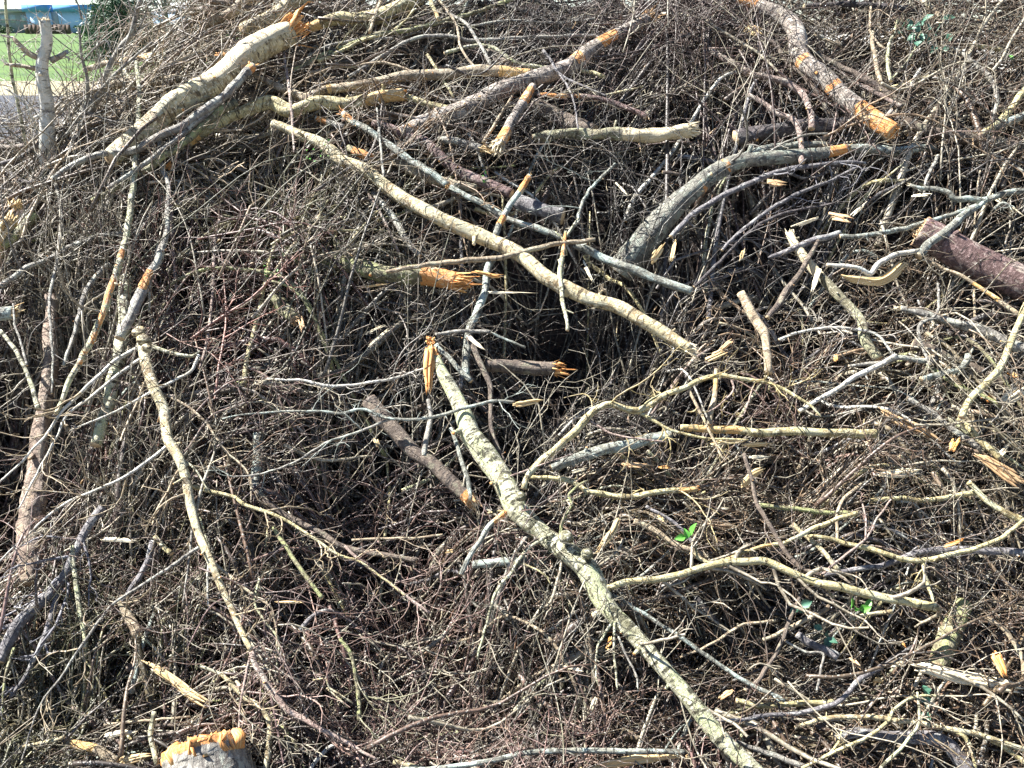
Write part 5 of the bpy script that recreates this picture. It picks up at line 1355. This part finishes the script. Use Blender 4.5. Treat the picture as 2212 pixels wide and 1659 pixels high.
# ------------------------------------------------------------------ loose splinters and chips
# (view x, view y, direction, length, width, wood, where)
CHIPS = [(1856, 451, 42, 42, 9, 'pale', 'in the dark sweep right of the curved trunk'), (1737, 482, 20, 62, 9, 'pale', 'above the white topped purplish branch'),
         (1816, 470, -12, 52, 26, 'chip', 'above the thin pale green branch'), (1673, 396, -5, 58, 26, 'chip', 'under the smooth blue grey branch'),
         (2236, 392, -35, 20, 14, 'pale', 'off the right edge'), (2232, 460, -35, 20, 12, 'pale', 'off the right edge again'), (2236, 442, -35, 75, 14, 'pale', 'far right'),
         (2232, 480, 0, 10, 8, 'pale', 'corner'), (1270, 586, -62, 52, 9, 'pale', 'right of the hanging stick'), (1249, 1016, 16, 38, 9, 'pale', 'above the sagging mossy stick'),
         (1423, 684, 20, 34, 14, 'pale', 'above the frayed end of the longest pole'), (1985, 1040, -82, 34, 10, 'pale', 'below the flat cream plank'),
         (1938, 1000, -72, 28, 8, 'pale', 'above the flat cream plank'), (1628, 961, 4, 80, 15, 'gold', 'just under the level pole'),
         (1640, 987, 3, 46, 9, 'pale', 'second below the level pole'), (1572, 954, 5, 90, 11, 'gold', 'left under the level pole'),
         (1374, 1006, -3, 110, 12, 'chip', 'above the long mossy stick right of centre'), (1436, 1009, -2, 30, 8, 'orange', 'at the end of the brown level slat'),
         (2137, 860, 20, 30, 24, 'orange', 'left of the white board'), (2061, 958, 60, 36, 24, 'orange', 'at the foot of the cream branch'),
         (1806, 776, -80, 22, 9, 'orange', 'right of the bending tan log piece'), (2195, 812, -30, 34, 15, 'orange', 'over the curving rod'),
         (2166, 978, 45, 50, 16, 'pale', 'crossing the cream branch'), (2064, 1172, 18, 54, 9, 'orange', 'above the curving yellow branch'),
         (1699, 1105, 60, 20, 8, 'pale', 'above the golden green stick'), (1846, 1299, 80, 24, 12, 'pale', 'under the yellow side branch'),
         (1815, 1366, -8, 32, 8, 'pale', 'in the lower right hollow'), (1688, 1382, 20, 18, 10, 'pale', 'at the tip of the grey zigzag stick'),
         (1950, 1389, -50, 24, 5, 'orange', 'over the dark soil'), (1850, 1434, -50, 36, 9, 'chip', 'left of the blue grey branch tip'),
         (1898, 1469, 10, 22, 14, 'gold', 'right of the blue grey branch tip'), (1600, 1389, -60, 26, 10, 'pale', 'right of the straight blue lichened branch'),
         (2026, 1197, 30, 16, 8, 'pale', 'on the purple branch'), (1284, 1517, 75, 42, 13, 'pale', 'below the hanging twigs of the main log'),
         (1568, 1500, 30, 38, 18, 'chip', 'right of the lower main log'), (1430, 1122, -50, 38, 9, 'gold', 'left of the green leaves'),
         (1398, 1091, -20, 20, 10, 'pale', 'above the purple dark branch'), (1239, 1443, -12, 44, 9, 'pale', 'left of the hanging twigs'),
         (1315, 1389, 80, 28, 11, 'orange', 'between the hanging twigs'), (815, 957, -70, 24, 13, 'gold', 'on the smooth brown log'),
         (878, 680, 70, 20, 11, 'pale', 'above the shaded sticks left of centre'), (812, 711, 24, 44, 5, 'pale', 'in shade left of centre'),
         (826, 722, 40, 78, 7, 'pale', 'longest of the shaded slivers left of centre'), (808, 617, 8, 76, 5, 'gold', 'under the mossy grey log'),
         (1080, 632, -2, 150, 6, 'pale', 'long and level under the shredded log'), (652, 704, -75, 34, 18, 'chip', 'below the old mossy stub'),
         (971, 1191, 10, 20, 9, 'gold', 'below the smooth brown log'), (881, 1115, 60, 24, 6, 'pale', 'under the long thin branch'),
         (345, 905, 70, 18, 7, 'orange', 'against the falling pale branch'), (218, 295, 62, 26, 16, 'gold', 'left of the thick birch log'),
         (367, 357, 45, 22, 13, 'orange', 'between the grey branches'), (315, 121, 15, 42, 12, 'gold', 'on the left crest'),
         (485, 118, -8, 40, 10, 'orange', 'above the thick birch log'), (1346, 458, 85, 22, 7, 'pale', 'hanging in the central hollow'),
         (1343, 408, -42, 38, 6, 'pale', 'above the central hollow'), (1603, 551, 70, 30, 9, 'gold', 'left of the purplish branch'),
         (1419, 548, 55, 54, 26, 'gold', 'on the foot of the curved trunk'), (1455, 540, 78, 46, 10, 'gold', 'leaning on the curved trunk foot'),
         (1631, 66, -20, 46, 30, 'gold', 'triangular, left of the S shaped log'), (1548, 768, 25, 50, 28, 'gold', 'square, right of the frayed white end'),
         (1570, 745, 40, 34, 16, 'chip', 'behind the square chip'), (1600, 550, 70, 20, 8, 'chip', 'tiny'), (1500, 742, 5, 26, 13, 'pale', 'stuck on the frayed white end'),
         (1990, 421, 2, 42, 7, 'pale', 'under the knobbly branch end'), (2180, 448, -35, 90, 15, 'pale', 'near the right edge below the brown log'),
         (560, 1305, 5, 30, 5, 'pale', 'in the pink brush'), (640, 1592, 20, 16, 7, 'pale', 'bottom left centre'), (1098, 1448, -10, 24, 6, 'pale', 'in the brush left of the lower main log'),
         (1208, 755, 25, 14, 6, 'pale', 'in deep shade'), (1000, 930, 60, 12, 6, 'pale', 'between the logs'), (2095, 1345, 15, 26, 6, 'pale', 'on the leaning stub'),
         (1125, 1655, -10, 26, 8, 'pale', 'at the bottom edge'), (240, 1560, 8, 30, 6, 'pale', 'above the bottom corner sticks'), (60, 1590, 12, 26, 7, 'pale', 'left bottom corner')]
CW = {'pale': 'cream', 'gold': 'golden', 'chip': 'brown', 'orange': 'orange'}
for i, (x, y, an, ln, wd_, mt, where) in enumerate(CHIPS):
    wd_ = wd_ * (.75 if wd_ < 15 else .55)
    if x > VW or 'tiny' in where or (ln < 36 and (mt == 'pale' or wd_ > ln * .5)):
        continue
    r_ = np.random.default_rng(900 + i)
    ln *= 1.15
    a_ = math.radians(an)
    hx, hy = math.cos(a_) * ln / 2, -math.sin(a_) * ln / 2
    p0 = at(x - hx, y - hy, .07 + r_.uniform(-.03, .04)); p1 = at(x + hx, y + hy, .08 + r_.uniform(-.03, .05))
    ax = p1 - p0; L = np.linalg.norm(ax); ax /= L
    view = (p0 - CAM) / np.linalg.norm(p0 - CAM)
    sd2 = np.cross(ax, view); sd2 /= np.linalg.norm(sd2)
    up2 = np.cross(sd2, ax)
    tw = r_.uniform(-.5, .5)
    s1 = sd2 * math.cos(tw) + up2 * math.sin(tw); s2 = -sd2 * math.sin(tw) + up2 * math.cos(tw)
    W = wd_ * np.linalg.norm(p0 - CAM) / FV / 2
    V, co, F = [], [], []
    m_n = 4 if wd_ < 12 else 6
    for sv in range(m_n):                                  # slivers torn to different lengths, lying side by side
        cx = (sv + .5) / m_n * 2 - 1
        lo_, hi_ = r_.uniform(0, .4), 1 - r_.uniform(0, .42)
        hw = W / m_n * r_.uniform(1.1, 2.2)
        dz = r_.uniform(-.1, .1) * W
        b0 = len(V)
        for k in range(6):
            t_ = lo_ + (hi_ - lo_) * k / 5
            w2_ = hw * (.75, 1, .95, 1, .8, .2)[k] * r_.uniform(.8, 1.2)
            c = p0 + ax * L * t_ + s1 * (W * cx + r_.normal() * W * .05) + s2 * (dz + W * .25 * math.sin(t_ * 3 + i))
            for u_, v_ in ((-1, -1), (1, -1), (1, 1), (-1, 1)):
                V.append(c + s1 * w2_ * u_ + s2 * W * .16 * v_ * (.55 if 0 < k < 5 else .3))
                co.append((u_ * w2_ + i + sv, v_ * W * .2, t_ * L))
        F += [(b0 + k * 4 + q_, b0 + k * 4 + (q_ + 1) % 4, b0 + k * 4 + 4 + (q_ + 1) % 4, b0 + k * 4 + 4 + q_) for k in range(5) for q_ in range(4)]
        F += [(b0 + 3, b0 + 2, b0 + 1, b0), (b0 + 20, b0 + 21, b0 + 22, b0 + 23)]
    o = mesh_obj('wood_splinter', np.array(V), [np.array(F)], M[mt], None, {'bark_co': ('FLOAT_VECTOR', np.array(co))}, False)
    tag(o, f"{'small ' if ln < 30 else ''}{CW[mt]} wood {'chip' if wd_ > ln * .3 else 'splinter'} {where}", 'splinter', 'broken bits of wood scattered over the pile')


# ------------------------------------------------------------------ leaves
def leaf(name, p, d, nrm, L, W, mat, parent=None):
    d = np.asarray(d, float); d /= np.linalg.norm(d)
    s = np.cross(d, nrm); s /= np.linalg.norm(s)
    u = np.cross(s, d)
    V, F = [], []
    for t_, w_ in ((0, .05), (.15, .55), (.35, .95), (.55, .9), (.8, .5), (1, .03)):
        for k in (-1, -.5, 0, .5, 1):
            V.append(p + d * L * t_ + s * W * .5 * w_ * k + u * (abs(k) * W * .22 * w_ - .18 * L * t_ * t_))
    for r in range(5):
        for k in range(4):
            F.append((r * 5 + k, r * 5 + k + 1, r * 5 + k + 6, r * 5 + k + 5))
    return mesh_obj(name, np.array(V), [np.array(F)], mat, parent)


def sprig(label, px, py, n, spread, size, mat, lift, seed, tilt=0):
    r_ = np.random.default_rng(seed)
    root = bpy.data.objects.new('leafy_sprig', None); COL.objects.link(root)
    c0 = at(px, py, lift); root.location = c0
    q = spline([(px - spread[0], py + spread[1] * .6), (px, py), (px + spread[0], py - spread[1] * .3)], 8)
    P = at(q[:, 0], q[:, 1], lift - .03) - c0
    V, F, a3, mi = one_tube(P, np.full(len(P), .0022), 6, .1, (), (0, 0), seed)
    mesh_obj('stem', V, F, [M['moss'], M['pale']], root, a3, True, mi)
    for k in range(n):
        x, y = px + r_.uniform(-1, 1) * spread[0], py + r_.uniform(-1, 1) * spread[1]
        p = at(x, y, lift + r_.uniform(-.03, .03)) - c0
        d = r_.normal(size=3) + np.array((0, -.3, .1))
        nr = np.array((r_.normal() * .4, -.55 + r_.normal() * .3, .75))
        leaf('leaf', p, d, nr / np.linalg.norm(nr), size * r_.uniform(.7, 1.15), size * r_.uniform(.5, .75), mat, root)
    tag(root, label, 'plant')


sprig('dark green ivy leaves clustered on the crest at top right', 2005, 72, 26, (52, 32), .055, LEAFM['ivy'], .10, 61)
sprig('single bright green leaf near the right edge', 2181, 117, 1, (6, 5), .06, LEAFM['fresh'], .14, 62)
sprig('pair of bright green leaves right of the main birch log', 1481, 1160, 3, (17, 5), .042, LEAFM['fresh'], .2, 63)
sprig('few green leaves under the end of the yellow side branch', 1856, 1314, 4, (20, 8), .045, LEAFM['fresh'], .03, 64)
sprig('small dark green leaves in the lower right hollow', 1735, 1316, 4, (14, 8), .04, LEAFM['ivy'], .02, 65)
sprig('dim green leaves beside the shaded grey log', 1776, 1370, 4, (18, 14), .04, LEAFM['ivy'], .02, 66)
sprig('blue green leaf lump under the thin yellow arch at lower right', 2008, 1520, 6, (16, 24), .045, LEAFM['ivy'], .03, 67)
sprig('budding twig with tiny yellow green leaves left of the long pole', 600, 545, 16, (46, 60), .014, LEAFM['fresh'], .1, 68)
sprig('tiny yellow green buds on the bend of the longest pale pole', 690, 325, 12, (30, 26), .013, LEAFM['fresh'], .2, 69)
sprig('tiny bright buds beside the purple log end', 1055, 385, 5, (16, 10), .014, LEAFM['fresh'], .12, 70)
